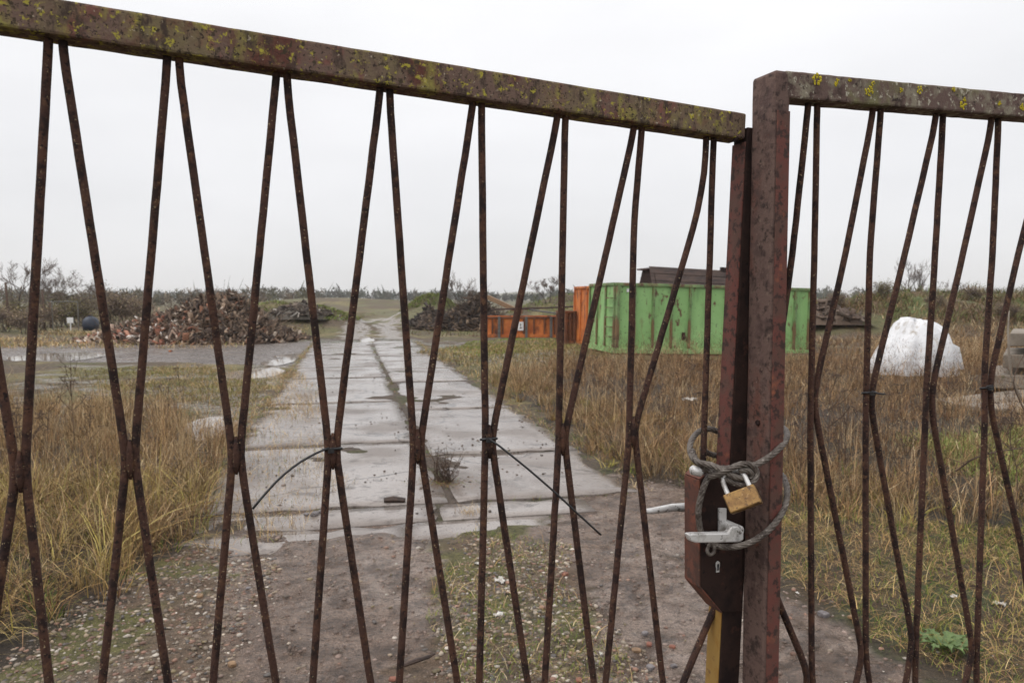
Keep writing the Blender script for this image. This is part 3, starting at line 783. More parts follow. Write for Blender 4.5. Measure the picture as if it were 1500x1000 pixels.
tt = 5.2 + RNG.random(N) ** 1.5 * 16; u_ = U0 + RNG.random(N) * (U1 - U0)
k = fbm(tt * 1.2, u_ * 1.2) + .6 * (np.abs(u_ - UC) < .3) > .56
tt, u_ = tt[k], u_[k]
p = np.column_stack([RD.x * tt + RR.x * u_, RD.y * tt + RR.y * u_, np.full(len(tt), .016)])
np_mesh('mud_crumbs', *stones(p, .004 + .012 * RNG.random(len(p)) ** 4, pick([(82, 70, 62), (100, 86, 76), (70, 60, 54)], len(p), .15)), M['stone'], kind='stuff')["label"] = "crumbs of mud scattered over the concrete"

parts = []
for P, N in ((MUD_L, 2600), (MUD_R, 3600)):
    p = scatter_poly(P, N, .45, 3.5, .1); p[:, 2] -= .002
    parts.append(stones(p, .003 + .012 * RNG.random(N) ** 3, pick([(118, 100, 90), (104, 86, 76), (132, 114, 104), (90, 75, 66)], N, .15)))
np_mesh('mud_clods', *join(parts), M['stone'], kind='stuff')["label"] = "small clods of mud in the wheel tracks by the gate"

# ------------------------------------------------------------------ containers and yard things
def frame_from(p, dirx, tilt=0.0):
    """local axes: X along the length, Y to the back, Z up"""
    X = Vector((dirx[0], dirx[1], tilt)).normalized()
    Y = Vector((-dirx[1], dirx[0], 0)).normalized()
    return X, Y, X.cross(Y).normalized()
def place(o, p, ax):
    X, Y, Z = ax
    m = Matrix(((X.x, Y.x, Z.x, p[0]), (X.y, Y.y, Z.y, p[1]), (X.z, Y.z, Z.z, p[2]), (0, 0, 0, 1)))
    o.matrix_world = m

def container(name, label, p, dirx, L, W, Hh, body, ribm, n_ribs, tilt=0.0, ladder=False, rim=.08, open_top=True, end_ribs=3, wall=.04):
    t = thing(name, label, 'container')
    place(t, p, frame_from(p, dirx, tilt))
    b = MB()                                     # four walls and a floor
    b.box((L / 2, wall / 2, Hh / 2), (L - .02, wall, Hh - .02)); b.box((L / 2, W - wall / 2, Hh / 2), (L - .02, wall, Hh - .02))
    b.box((wall / 2, W / 2, Hh / 2), (wall, W - 2 * wall, Hh - .02)); b.box((L - wall / 2, W / 2, Hh / 2), (wall, W - 2 * wall, Hh - .02))
    b.box((L / 2, W / 2, .06), (L - .1, W - .1, .06))
    b.build('body', body, t)
    r = MB()
    for yy, s in ((-.012, 1), (W + .012, 1)):
        r.box((L / 2, yy, Hh - rim / 2), (L + .06, .09, rim))
    for xx in (-.012, L + .012):
        r.box((xx, W / 2, Hh - rim / 2 + .003), (.09, W - .08, rim))
    r.build('top_rim', ribm, t, bevel=.01)
    for yy in (-.02, W + .02):
        r = MB(); r.box((L / 2, yy, .09), (L, .08, .14)); r.build('bottom_rail', ribm if n_ribs < 4 else body, t, bevel=.01)
    me = None
    for i in range(n_ribs + 1):
        x = L * i / n_ribs
        corner = i in (0, n_ribs)
        w = .13 if corner else .075
        q = MB()
        h = Hh - rim - .17
        d = .07 if corner else .075
        # hat section
        prof = [(-w / 2, .0), (-w / 2 * .55, -d), (w / 2 * .55, -d), (w / 2, .0)]
        q.extr([(a, c, 0) for a, c in prof], (0, 0, h))
        o = q.build('corner_post' if corner else 'rib', ribm, t)
        o.location = (x if not corner else (x + (.055 if i == 0 else -.055)), 0, .165)
        if not corner:
            pass
    for i in range(end_ribs + 1):
        y = .06 + (W - .12) * i / end_ribs
        q = MB(); h = Hh - rim - .17
        q.box((-.022, 0, h / 2), (.05, .08, h))
        o = q.build('end_rib', ribm, t); o.location = (-.001, y, .165)
    if ladder:
        for k in range(5):
            q = MB(); q.box((-.10, .30, .45 + k * .26), (.04, .40, .035)); q.box((-.06, .12, .45 + k * .26), (.08, .03, .03)); q.box((-.06, .48, .45 + k * .26), (.08, .03, .03))
            q.build('ladder_rung', ribm, t)
    return t

gcp = AT(900, 517, 20.0)
gdir = Vector(((1187 - 750) / F * 21.2, 21.2, 0)) - Vector((gcp.x, gcp.y, 0))
gL = gdir.length; gdir.normalize()
gcont = container('waste_container', 'large pale green steel container with rust marks and a ladder at its corner', (gcp.x, gcp.y, gcp.z - .02), gdir, gL, 2.25, 1.9, M['green'], M['green_worn'], 11, tilt=-.024, ladder=True)
q = MB(); q.box((.42, -.012, 1.70), (.26, .012, .085)); q.build('sticker', M['white_sign'], gcont)
q = MB(); q.box((3.45, -.02, .42), (.22, .03, .05)); q.box((3.57, -.02, .52), (.035, .03, .22)); q.build('latch', M['brown_rust'], gcont)
q = MB(); q.box((1.95, -.02, .5), (.09, .04, .2)); q.build('hook', M['rust_and_shade'], gcont)
q = MB(); q.box((gL * .83, .3, 1.98), (.16, .12, .12)); q.build('lid_stop', M['grey_steel'], gcont)

ocp = AT(869, 503, 24.5)
ocont = container('waste_container', 'tall orange steel container half hidden behind the green one', (ocp.x + .02, ocp.y, Hs(ocp.x, ocp.y) - .05), gdir, 5.6, 2.3, 2.02, M['orange'], M['orange'], 9, tilt=-.02)
bcp = AT(829, 503, 25.6)
bskip = container('low_skip', 'low rust brown skip left of the tall orange container', (bcp.x, bcp.y + .8, Hs(bcp.x, bcp.y) - .05), (.97, .2), .42, 1.0, 1.22, M['brown_rust'], M['brown_rust'], 2)
fcp = AT(706, 489, 31.5)
fskip = container('flat_skip', 'flat orange skip with rusty sides in front of the dark brush pile', (fcp.x, fcp.y, Hs(fcp.x, fcp.y) - .02), (.995, .03), 3.5, 2.0, .9, M['orange'], M['brown_rust'], 8)
for x in (.72, 1.86, 2.9):
    q = MB(); q.box((x, -.10, .42), (.11, .09, .98)); q.build('post', M['grey_steel'], fskip, bevel=.01)
q = MB(); q.box((1.62, -.07, .50), (.24, .03, .36)); s_ = q.build('sign', M['white_sign'], fskip)
q = MB(); q.box((1.62, -.09, .55), (.03, .008, .12)); q.box((1.63, -.09, .43), (.07, .008, .05)); q.build('mark', M['black'], s_)
# planks and beams lying in the flat skip
for i, (x, y, a, b, L, m, lb) in enumerate(((.4, .5, .15, .03, 2.2, 'dark_wood', 'dark plank lying across the left end of the flat orange skip'), (1.5, .9, -.1, .05, 2.6, 'dark_wood', 'long dark board lying along the flat orange skip'), (2.0, .1, -.35, -.13, 2.4, 'grey_steel', 'grey pole leaning out over the front of the flat orange skip'), (.2, 1.2, -.35, -.42, 1.7, 'tan_stone', 'tan beam sticking up at a slant behind the flat orange skip'))):
    X = Vector((math.cos(a), math.sin(a), b)).normalized(); Y = X.cross(Vector((0, 0, 1))).normalized(); Z = Y.cross(X)
    base = fcp + Vector((x, y, 1.02 if b > -.4 else 1.55))
    q = MB(base); q.box(base + X * L / 2, (L, .13 if m != 'tan_stone' else .18, .07 if m != 'tan_stone' else .18), (X, Y, Z))
    tag(q.build('plank', M[m], bevel=.008), lb, 'plank')

# rusty hopper behind the green container
hp = AT(951, 440, 24.4)
hop = thing('hopper', 'dark rusty trough with sloping sides standing behind the green container', 'hopper')
place(hop, (hp.x, hp.y, Hs(hp.x, hp.y)), frame_from(hp, gdir, -.045))
hL = 2.9
zt = 2.58
for k in range(3):
    z0, z1 = zt - .24 * (k + 1) + .012, zt - .24 * k
    y0, y1 = .30 - .13 * (k + 1), .30 - .13 * k
    q = MB(); q.hexa([(0, y0, z0), (hL, y0, z0), (hL, y0 + .05, z0), (0, y0 + .05, z0), (0, y1, z1), (hL, y1, z1), (hL, y1 + .05, z1), (0, y1 + .05, z1)])
    q.build('side_board', M['dark_wood'], hop, bevel=.008)
q = MB(); q.extr([(0, -.1, 1.86), (0, .3, zt), (0, 1.2, zt - .1), (0, 1.5, 1.86)], (.03, 0, 0)); o = q.build('end_plate', M['rust_and_shade'], hop); o.location.x = .12
q = MB(); q.hexa([(.05, -.02, 1.86), (hL - .05, -.02, 1.86), (hL - .05, .06, 1.86), (.05, .06, 1.86), (.05, .33, zt - .02), (hL - .05, .33, zt - .02), (hL - .05, .4, zt - .02), (.05, .4, zt - .02)]); q.build('backing', M['rust_and_shade'], hop)
q = MB(); q.box((hL / 2, .9, zt - .07), (hL, 1.0, .05)); q.build('lid', M['dark_wood'], hop)
q = MB(); q.box((hL / 2, .75, .93), (hL - .3, 1.4, 1.86)); q.build('body', M['brown_rust'], hop)
q = MB(); q.box((hL - .25, .3, zt + .05), (.22, .12, .11)); q.build('bracket', M['rust_and_shade'], hop)

# white sheeted heap
wp = AT(1338, 548, 15.4)
def sheet_mesh():
    n, m_ = 96, 26
    V, Fc = [], []
    prof = [(-1.0, 0), (-.98, .2), (-.72, .42), (-.42, .78), (-.30, .98), (-.1, 1.0), (.25, .97), (.52, .86), (.82, .80), (.98, .5), (1.0, .12)]
    rs = np.random.default_rng(3)
    ph = rs.random(12) * 6.28
    for i in range(m_ + 1):
        e = i / m_
        for j in range(n):
            a = 2 * math.pi * j / n
            r = math.cos(e * math.pi / 2) ** .62 if i < m_ else 0.0
            fold = 1 + .07 * math.sin(5 * a + ph[0] + 2 * e) + .06 * math.sin(11 * a + ph[1] - 3 * e) * (1 - e) + .03 * math.sin(17 * a + ph[2]) * (1 - e)
            x = math.cos(a) * r * fold * .82; y = math.sin(a) * r * fold * .7
            top = np.interp(x / .86, [p_[0] for p_ in prof], [p_[1] for p_ in prof])
            fz = .05 * (abs(math.sin(3.2 * a + 1.7 * e + ph[4])) - .5) + .035 * (abs(math.sin(7 * a - 2 * e + ph[5])) - .5)
            z = (1.08 + fz * 1.6) * min(math.sin(e * math.pi / 2) ** .8, 1.0) * (0.32 + .68 * top) + .02 * math.sin(9 * x + ph[3]) + .015 * math.sin(14 * y + 5 * x)
            V.append((x, y, max(z, 0) - .02 * (e == 0)))
    for i in range(m_):
        for j in range(n):
            j2 = (j + 1) % n
            Fc.append((i * n + j, i * n + j2, (i + 1) * n + j2, (i + 1) * n + j))
    return V, Fc
V_, F_ = sheet_mesh()
me = bpy.data.meshes.new('sheet'); me.from_pydata(V_, [], F_); me.update(); me.polygons.foreach_set("use_smooth", [True] * len(F_))
wh = thing('sheeted_heap', 'white plastic sheeting draped over a mound in the brown weeds', 'heap', (wp.x, wp.y, Hs(wp.x, wp.y)))
put('sheet', me, M['white'], wh)
q = MB()
for k in range(5):
    x0 = .62 + .03 * k; q.add([(x0, -.3 + .1 * k, .62 - .05 * k), (x0 + .12, -.32 + .1 * k, .55 - .05 * k), (x0 + .2, -.38 + .1 * k, .1), (x0 + .1, -.36 + .1 * k, .12)], [(0, 1, 2, 3)])
q.build('torn_edge', M['white'], wh)

# concrete slabs at the right
def concrete_piece(name, label, corners, th, m='concrete_dry'):
    c = sum((Vector(p) for p in corners), Vector()) / len(corners)
    q = MB(c); q.extr([Vector(p) - Vector((0, 0, th)) for p in corners], (0, 0, th))
    return tag(q.build(name, M[m], bevel=.015), label, 'slab', 'concrete slabs in the weeds')
a, b, c, d = AT(1370, 584, 11.6), AT(1405, 592, 10.6), AT(1530, 606, 10.0), AT(1530, 566, 12.6)
concrete_piece('concrete_slab', 'thin flat concrete slab lying low in the weeds at the right edge', [a, b, c, d], .07)
sx, sy = 7.88, 12.4
for k, (z, dx, lb) in enumerate(((.62, .0, 'middle concrete slab of the stack at the right edge'), (.28, -.25, 'lowest concrete slab of the stack at the right edge'), (.98, .1, 'topmost concrete slab of the stack at the right edge'))):
    concrete_piece('concrete_slab', lb, [(sx + .25 + dx, sy, z), (sx + 3, sy - .3, z), (sx + 4, sy + 2, z), (sx + dx + 1.5, sy + 1.8, z)], .22)
for k, (x, z) in enumerate(((sx + 1.7, .40), (sx + 1.8, .76))):
    q = MB((x, sy + .8, z - .09)); q.box((x, sy + .8, z - .06), (.14, 1.6, .12))
    tag(q.build('spacer_beam', M['dark_wood'], bevel=.01), ('lower' if k == 0 else 'upper') + ' dark timber spacer between the stacked slabs at the right edge', 'beam')

# water tank, sign, posts on the far left
tp = AT(133, 477, 36)
tk = thing('water_tank', 'round dark blue tank standing by the bushes on the far left', 'tank', (tp.x, tp.y, Hs(tp.x, tp.y)))
q = MB(); n = 14
q.tube([(0, 0, 0), (0, 0, .25), (0, 0, .5), (0, 0, .62), (0, 0, .68)], [.34, .36, .34, .24, .08], n); q.build('shell', M['dark_tank'], tk, smooth=True)
q = MB(); q.tube([(0, 0, .66), (0, 0, .72)], .09, 10); q.build('cap', M['dark_tank'], tk)
for px, py, y, hgt, lb in ((12, 490, 38, 2.35, 'lone wooden pole standing at the left edge of the picture'), (65, 488, 36, 1.9, 'dark wooden post in the bushes beside the bare tree on the left'), (75, 480, 37, 1.3, 'short dark post right of the taller one in the left bushes')):
    b_ = AT(px, py, y); z0 = Hs(b_.x, b_.y)
    q = MB((b_.x, b_.y, z0)); q.tube([(b_.x, b_.y, z0 - .2), (b_.x + .02, b_.y, z0 + hgt * .5), (b_.x - .04, b_.y, z0 + hgt)], [.075, .065, .05], 7)
    tag(q.build('wooden_pole', M['weed'], smooth=True), lb, 'pole')
b_ = AT(107, 478, 35); z0 = Hs(b_.x, b_.y)
sg = thing('goal_frame', 'thin pale metal frame with a crossbar standing in the left bushes', 'frame', (b_.x, b_.y, z0))
q = MB(); q.tube([(-.95, 0, 0), (-.95, 0, 1.35)], .025, 6); q.build('upright', M['grey_steel'], sg)
q = MB(); q.tube([(.25, 0, 0), (.25, 0, 1.37)], .025, 6); q.build('upright', M['grey_steel'], sg)
q = MB(); q.tube([(-.97, 0, 1.35), (.27, 0, 1.37)], .025, 6); q.build('crossbar', M['grey_steel'], sg)
q = MB((b_.x + .05, b_.y - .3, z0 + .2)); q.box((b_.x + .05, b_.y - .3, z0 + .5), (.28, .03, .26)); q.box((b_.x + .05, b_.y - .28, z0 + .2), (.04, .03, .5))
tag(q.build('sign_plate', M['white_sign']), 'small white square sign on a stub post by the dark tank', 'sign')

# ------------------------------------------------------------------ heaps
def heap(name, label, cx, cy, rx, ry, hh, n_bits, cols, sizes, core, seed, long=1.0, peak=(0, 0), extra=None):
    rs = np.random.default_rng(seed)
    z0 = Hs(cx, cy)
    t = thing(name, label, 'heap', (cx, cy, z0 - .05))
    def hf(x, y):
        u, v = x / rx, y / ry
        r = np.sqrt(u * u + v * v)
        h = np.clip(1 - r, 0, 1) ** .9 * hh * .72 + hh * .5 * np.exp(-((x - peak[0]) / (rx * .3)) ** 2 - ((y - peak[1]) / (ry * .5)) ** 2)
        return h * (.62 + .75 * fbm(x * 1.1 + seed, y * 1.1)) + (fbm(x * 3.5, y * 3.5 + seed) - .5) * .3 * (r < 1)
    n = 46
    g_ = np.linspace(-1.05, 1.05, n)
    X, Y = np.meshgrid(g_ * rx, g_ * ry); Z = hf(X, Y); Z = np.where((X / rx) ** 2 + (Y / ry) ** 2 > 1.02, -.2, Z)
    id_ = np.arange(n * n).reshape(n, n)
    qd = np.stack([id_[:-1, :-1], id_[:-1, 1:], id_[1:, 1:], id_[1:, :-1]], -1).reshape(-1, 4)
    np_mesh('mound', np.stack([X.ravel(), Y.ravel(), Z.ravel()], -1), np.concatenate([qd[:, [0, 1, 2]], qd[:, [0, 2, 3]]]), np.repeat(core[None], n * n, 0), M['bits'], t, smooth=True)
    # loose pieces
    a = rs.random(n_bits) * 6.283; r = np.sqrt(rs.random(n_bits)) * 1.05
    x, y = np.cos(a) * r * rx, np.sin(a) * r * ry
    z = hf(x, y).clip(-.02)
    L = sizes[0] + (sizes[1] - sizes[0]) * rs.random(n_bits) ** 3.6
    dim = np.stack([L * long, L * (.2 + .5 * rs.random(n_bits)), L * (.06 + .2 * rs.random(n_bits))], -1)
    bx = np.array([(-1, -1, -1), (1, -1, -1), (1, 1, -1), (-1, 1, -1), (-1, -1, 1), (1, -1, 1), (1, 1, 1), (-1, 1, 1)]) * .5
    V = bx[None] * dim[:, None] * (1 + rs.normal(0, .12, (n_bits, 8, 1)))
    for ax_, amp in ((0, .7), (1, .6), (2, 3.14)):
        an = rs.normal(0, amp, n_bits) if ax_ < 2 else rs.random(n_bits) * 6.28
        c, s = np.cos(an)[:, None], np.sin(an)[:, None]
        i, j = [(1, 2), (0, 2), (0, 1)][ax_]
        vi, vj = V[..., i] * c - V[..., j] * s, V[..., i] * s + V[..., j] * c
        V[..., i], V[..., j] = vi, vj
    V += np.stack([x, y, z + L * .1], -1)[:, None]
    bt = np.array([(0, 2, 1), (0, 3, 2), (4, 5, 6), (4, 6, 7), (0, 1, 5), (0, 5, 4), (1, 2, 6), (1, 6, 5), (2, 3, 7), (2, 7, 6), (3, 0, 4), (3, 4, 7)])
    T = (np.arange(n_bits) * 8)[:, None, None] + bt[None]
    A = np.array([lin(*c)[:3] for c, w in cols]); W = np.array([w for c, w in cols], float)
    ci = rs.choice(len(A), n_bits, p=W / W.sum())
    C = A[ci] * (.85 + rs.normal(0, .28, (n_bits, 1))).clip(.3, 1.5)
    if extra is not None: C = extra(x, y, z, C, ci, rs)
    np_mesh('rubble', V.reshape(-1, 3), T.reshape(-1, 3), np.repeat(C, 8, 0), M['bits'], t, kind='stuff')
    return t, hf
lp = AT(300, 494, 27.5)
def lh_extra(x, y, z, C, ci, rs):           # pale and red rubble low on the left, dark brush on top
    red = (x < .5) & (z < .85) & (rs.random(len(x)) < .38)
    A = np.array([lin(*c)[:3] for c in ((156, 104, 84), (140, 90, 72), (206, 192, 180), (218, 210, 202), (178, 152, 134), (118, 88, 74), (168, 120, 98), (100, 80, 68))])
    C = C.copy(); C[red] = A[rs.integers(0, len(A), red.sum())]
    return C
lh, lhf = heap('rubble_heap', 'big brown heap of brick rubble, pale scraps and brush on the left', lp.x - .55, lp.y + .6, 4.0, 2.6, 1.62, 17000, [((92, 74, 62), 4), ((70, 56, 48), 4), ((112, 92, 76), 3), ((150, 128, 108), 2), ((186, 170, 154), .7), ((132, 92, 70), 1)], (.03, .26), C3(64, 49, 40), 4, 2.4, peak=(1.2, .4), extra=lh_extra)
dp = AT(462, 474, 37.0)
heap('rubble_heap', 'low grey heap of broken concrete and scrap right of the brown heap', AT(440, 470, 36).x, 36.0, 1.5, 1.4, .5, 900, [((92, 80, 70), 4), ((116, 102, 90), 2), ((66, 56, 50), 3), ((190, 182, 172), .5)], (.06, .36), C3(84, 78, 70), 5, 1.4)
bp_ = AT(690, 470, 37)
bh, bhf = heap('brush_pile', 'dark pile of branches and roots behind the flat orange skip', bp_.x - .2, 37.6, 2.6, 2.2, 1.45, 4200, [((78, 64, 54), 5), ((60, 50, 44), 4), ((104, 86, 70), 3), ((138, 118, 98), 1)], (.06, .34), C3(58, 50, 44), 6, 2.2, peak=(.4, 0))
heap('brush_pile', 'dark low pile of roots at the foot of the green mound beside the track', AT(628, 475, 40).x, 40, 1.2, 1.2, .8, 1200, [((66, 56, 50), 5), ((52, 46, 42), 4), ((96, 82, 70), 2)], (.06, .34), C3(62, 54, 46), 9, 2.0)
heap('rubble_heap', 'rubble and scrap dumped on the bank right of the green container', 11.9, 28.5, 1.3, 1.2, .6, 700, [((104, 88, 76), 4), ((130, 116, 104), 1), ((84, 70, 62), 3)], (.05, .3), C3(96, 80, 68), 12, 1.8)
def sticks(hf, rx, ry, N, L0, L1, cols, seed, parent, rad=.012):
    rs = random.Random(seed); q = MB()
    for _ in range(N):
        a, r = rs.random() * 6.28, math.sqrt(rs.random())
        x, y = math.cos(a) * r * rx, math.sin(a) * r * ry
        z = max(float(hf(np.array([x]), np.array([y]))[0]), 0)
        d = Vector((rs.gauss(0, 1), rs.gauss(0, 1), rs.gauss(.45, .5))).normalized(); L = rs.uniform(L0, L1)
        p0 = Vector((x, y, z - .05)); c = lin(*rs.choice(cols))
        k1 = Vector((rs.gauss(0, .08), rs.gauss(0, .08), rs.gauss(0, .08))) * L
        q.tube([p0, p0 + d * L * .5 + k1, p0 + d * L], [rad, rad * .7, rad * .3], 3, col=c, cap=False)
    o = q.build('sticks', M['bits'], parent, flip=False); o["kind"] = 'stuff'
sticks(lhf, 3.4, 2.2, 1500, .3, 1.0, [(92, 76, 64), (120, 100, 84), (70, 58, 50), (150, 132, 112)], 1, lh)
sticks(bhf, 2.2, 1.8, 600, .4, 1.3, [(84, 70, 60), (108, 92, 78), (62, 54, 48)], 2, bh, .018)

# ------------------------------------------------------------------ bare trees and bushes
def bare_tree(name, label, loc, height, seed, spread_=.5, levels=4, stems=1, trunk_r=.06, group=None, upright=.5, leafy=None, cat='tree', kids=(3, 5), twig=.006):
    rs = random.Random(seed)
    t = thing(name, label, cat, loc, group)
    tr, cr = MB(), MB()
    tips = []
    def grow(p, d, L, r, lev):
        n = 4 if lev > 1 else 3
        pts, rad = [p], [r]
        for i in range(n):
            d = (d + Vector((rs.gauss(0, .16), rs.gauss(0, .16), rs.gauss(.03, .08)))).normalized()
            p = p + d * L / n
            pts.append(p); rad.append(max(r * (1 - .6 * (i + 1) / n), twig * .6))
        (tr if lev >= levels - 1 else cr).tube(pts, rad, 6 if lev >= levels - 1 else 3, cap=False)
        if lev <= 1: tips.append(pts[-1])
        if lev == 0: return
        for _ in range(rs.randint(*kids)):
            f = rs.uniform(.3, 1.0); k = min(int(f * n), n - 1); q_ = pts[k].lerp(pts[k + 1], f * n - k if f < 1 else 1)
            a = rs.random() * 6.283
            side = Vector((math.cos(a), math.sin(a), 0)); dd = (d * (1 - spread_) + side * spread_ + Vector((0, 0, upright * .3))).normalized()
            grow(q_, dd, L * rs.uniform(.45, .68), max(r * (1 - .6 * f) * .55, twig), lev - 1)
    for s in range(stems):
        a = 6.283 * s / max(stems, 1) + rs.random()
        lean = 0 if stems == 1 else .28
        grow(Vector((math.cos(a) * .1 * (stems > 1), math.sin(a) * .1 * (stems > 1), -.1)), Vector((math.cos(a) * lean, math.sin(a) * lean, 1)).normalized(), height * .55, trunk_r, levels)
    tr.build('trunk' if cat == 'tree' else 'stem', M['bark'], t, smooth=True, flip=False)
    cr.build('crown', M['twig'], t, flip=False)
    if leafy:
        N = leafy[1]; P = np.array([rs.choice(tips) + Vector((rs.gauss(0, .18), rs.gauss(0, .18), rs.gauss(0, .15))) for _ in range(N)])
        sz = .03 + .05 * RNG.random(N)
        v, t_, c = blades(P, sz, np.full(N, .8), sz * .8, pick(leafy[0], N, .2), 1, 1.0)
        np_mesh('foliage', v, t_, c, M['veg'], t, kind='stuff')
    return t
def gz(x, y): return (x, y, Hs(x, y))
b_ = AT(1336, 437, 36); bare_tree('bare_tree', 'bare many-stemmed tree on the bank above the white sheeting', gz(b_.x, b_.y), 2.6, 21, .34, 4, 4, .045, upright=1.2, kids=(3, 4), twig=.006)
b_ = AT(1392, 437, 37); bare_tree('bare_tree', 'smaller bare tree on the bank right of the many-stemmed one', gz(b_.x, b_.y), 1.9, 22, .4, 4, 3, .035, upright=1.0, kids=(3, 4), twig=.006)
b_ = AT(1488, 430, 22); bare_tree('bare_tree', 'slender bare sapling at the right edge of the picture', gz(b_.x, b_.y), 2.3, 23, .4, 3, 1, .03, upright=.8, twig=.005)
b_ = AT(30, 480, 40); bare_tree('bare_tree', 'tall bare tree at the left edge behind the bushes', gz(b_.x, b_.y), 4.2, 24, .45, 4, 2, .06, upright=.6, twig=.009)
b_ = AT(62, 480, 42); bare_tree('bare_tree', 'bare tree right of the tall one on the far left', gz(b_.x, b_.y), 3.6, 25, .45, 4, 1, .06, upright=.6, twig=.009)
b_ = AT(100, 480, 41); bare_tree('bare_tree', 'broad bare tree with dark twig tufts over the dark tank', gz(b_.x, b_.y), 3.2, 26, .55, 4, 3, .05, upright=.5, twig=.009, leafy=([(92, 84, 72), (110, 104, 78)], 1500))
b_ = AT(803, 460, 48); bare_tree('bare_tree', 'thin bare tree in the distance left of the orange containers', gz(b_.x, b_.y), 2.2, 27, .5, 4, 2, .04, upright=.5, twig=.012)
b_ = AT(678, 445, 46); bare_tree('bare_tree', 'small bare sapling on top of the dark brush pile', gz(b_.x, b_.y), 2.6, 28, .4, 3, 3, .03, upright=.8, twig=.012)
# bushes: a few shapes, copied
LB = [(140, 120, 100), (152, 134, 112), (120, 102, 86), (128, 118, 84)]
bushes = [bare_tree('bush', 'x', (0, -50 - 3 * i, 0), 1.5, 40 + i, .6, 3, 6, .02, 'bushes on the far left', .4, leafy=(LB, 1300), cat='bush', kids=(4, 6), twig=.008) for i in range(2)]
yb = bare_tree('bush', 'x', (0, -60, 0), 1.5, 44, .6, 3, 6, .02, 'bushes on the far left', .4, leafy=([(120, 114, 72), (134, 124, 84), (104, 100, 66)], 1500), cat='bush', kids=(4, 6), twig=.008)
BSPOT = [(8, 34, 1.0, 0), (36, 33, .9, 1), (60, 35, 1.0, 0), (88, 39, 1.15, 2), (118, 40, 1.2, 2), (150, 44, 1.5, 1), (168, 45, 1.6, 0), (186, 45, 1.45, 1), (204, 47, 1.2, 0), (-40, 34, 1.3, 1), (24, 40, 1.3, 2), (1222, 29.5, .55, 0), (1296, 30.5, .6, 2), (1366, 29.5, .5, 1), (1425, 30.5, .62, 0), (1476, 28.5, .6, 1)]
BLAB = ['brown leafless bush at the left edge by the lone pole', 'brown low bush below the tall bare tree on the left', 'grey brown bush beside the dark posts on the left', 'yellow green bush behind the pale metal frame', 'yellow green bush just behind the dark blue tank', 'large brown bush right of the tank, leftmost of three', 'large brown bush right of the tank, middle of three', 'large brown bush right of the tank, rightmost of three', 'smaller bush between the three large ones and the rubble heap', 'bush beyond the left edge of the picture', 'olive bush behind the tall bare tree at the left edge', 'low brown bush on the bank just right of the green container', 'olive bush on the bank left of the white sheeting', 'low brown bush on the bank above the white sheeting', 'brown bush on the bank right of the white sheeting', 'brown bush on the bank before the stacked slabs']
protos = [bushes[0], bushes[1], yb]; used_ = set()
for (px, y, s, k), lb in zip(BSPOT, BLAB):
    b_ = AT(px, 480, y); loc = gz(b_.x, b_.y); s *= .95 if px < 900 else 1.0
    if k not in used_:
        used_.add(k); o = protos[k]; o.location = loc; o.scale = (s, s, s); o["label"] = lb
    else:
        o = copy_tree(protos[k], loc, random.random() * 6, s, lb)
    if px > 900: o["group"] = 'bushes on the right bank'
# scrub on the banks and far verges: brambles, coarse tufts
def scrub(name, label, fn, N, cols, h0, h1, w, segs=2):
    p = fn(N); hh = h0 + (h1 - h0) * RNG.random(N) ** 1.5
    np_mesh(name, *blades(p, hh, .5 + RNG.random(N), w * (.6 + .8 * RNG.random(N)), pick(cols, N, .22), segs), M['veg'], kind='stuff')["label"] = label
def zone(x0, x1, y0, y1, thr=.45, f=.6):
    def fn(N):
        q = np.column_stack([x0 + (x1 - x0) * RNG.random(N * 4), y0 + (y1 - y0) * RNG.random(N * 4)])
        t_, u_ = tu(q[:, 0], q[:, 1]); q = q[(u_ - bend(t_) < U0 - .1) | (u_ - bend(t_) > U1 + .1)]
        q = q[fbm(q[:, 0] * f, q[:, 1] * f) > thr - .15 + .3 * RNG.random(len(q))][:N]
        if len(q) < N: q = np.concatenate([q, q[RNG.integers(0, len(q), N - len(q))]])
        return np.column_stack([q, H(q[:, 0], q[:, 1])])
    return fn
scrub('bank_scrub', 'green bramble and coarse grass on the bank at the right', zone(9, 36, 28, 36, .5), 18000, [(96, 108, 60), (80, 94, 52), (116, 118, 74), (132, 112, 88), (108, 90, 74), (88, 74, 62)], .08, .62, .028)
scrub('bank_scrub', 'brown dead growth at the foot of the right bank', zone(9, 34, 19, 31, .46), 26000, BROWN + STRAW[2:5], .12, .5, .018)
scrub('far_scrub', 'rough grass on the far waste ground', zone(-40, 14, 32, 75, .48), 30000, [(112, 98, 76), (104, 102, 64), (128, 110, 84), (92, 94, 58), (100, 84, 68)], .06, .32, .035)
scrub('far_scrub', 'tawny grass before the bushes on the far left', zone(-30, -9, 23.5, 34, .44), 12000, STRAW + [(140, 138, 80)], .06, .3, .02)
# green tops of the mounds beside the track
def on_mound(cx, cy, r):
    def fn(N):
        a, d = RNG.random(N) * 6.283, np.sqrt(RNG.random(N)) * r
        x, y = cx + np.cos(a) * d, cy + np.sin(a) * d
        return np.column_stack([x, y, H(x, y)])
    return fn
for cx, cy, r, lb in ((-9.7, 37, 2.2, 'green grass on the mound left of the track'), (-14.5, 44, 3.5, 'green growth on the mound behind the rubble'), (-4.9, 46, 2.0, 'green growth on the mound right of the track'), (4.6, 50, 5, 'green growth on the bank behind the orange skip')):
    scrub('mound_grass', lb, on_mound(cx, cy, r), 4500, [(112, 128, 62), (96, 114, 54), (128, 136, 74), (112, 98, 74)], .06, .3, .035)
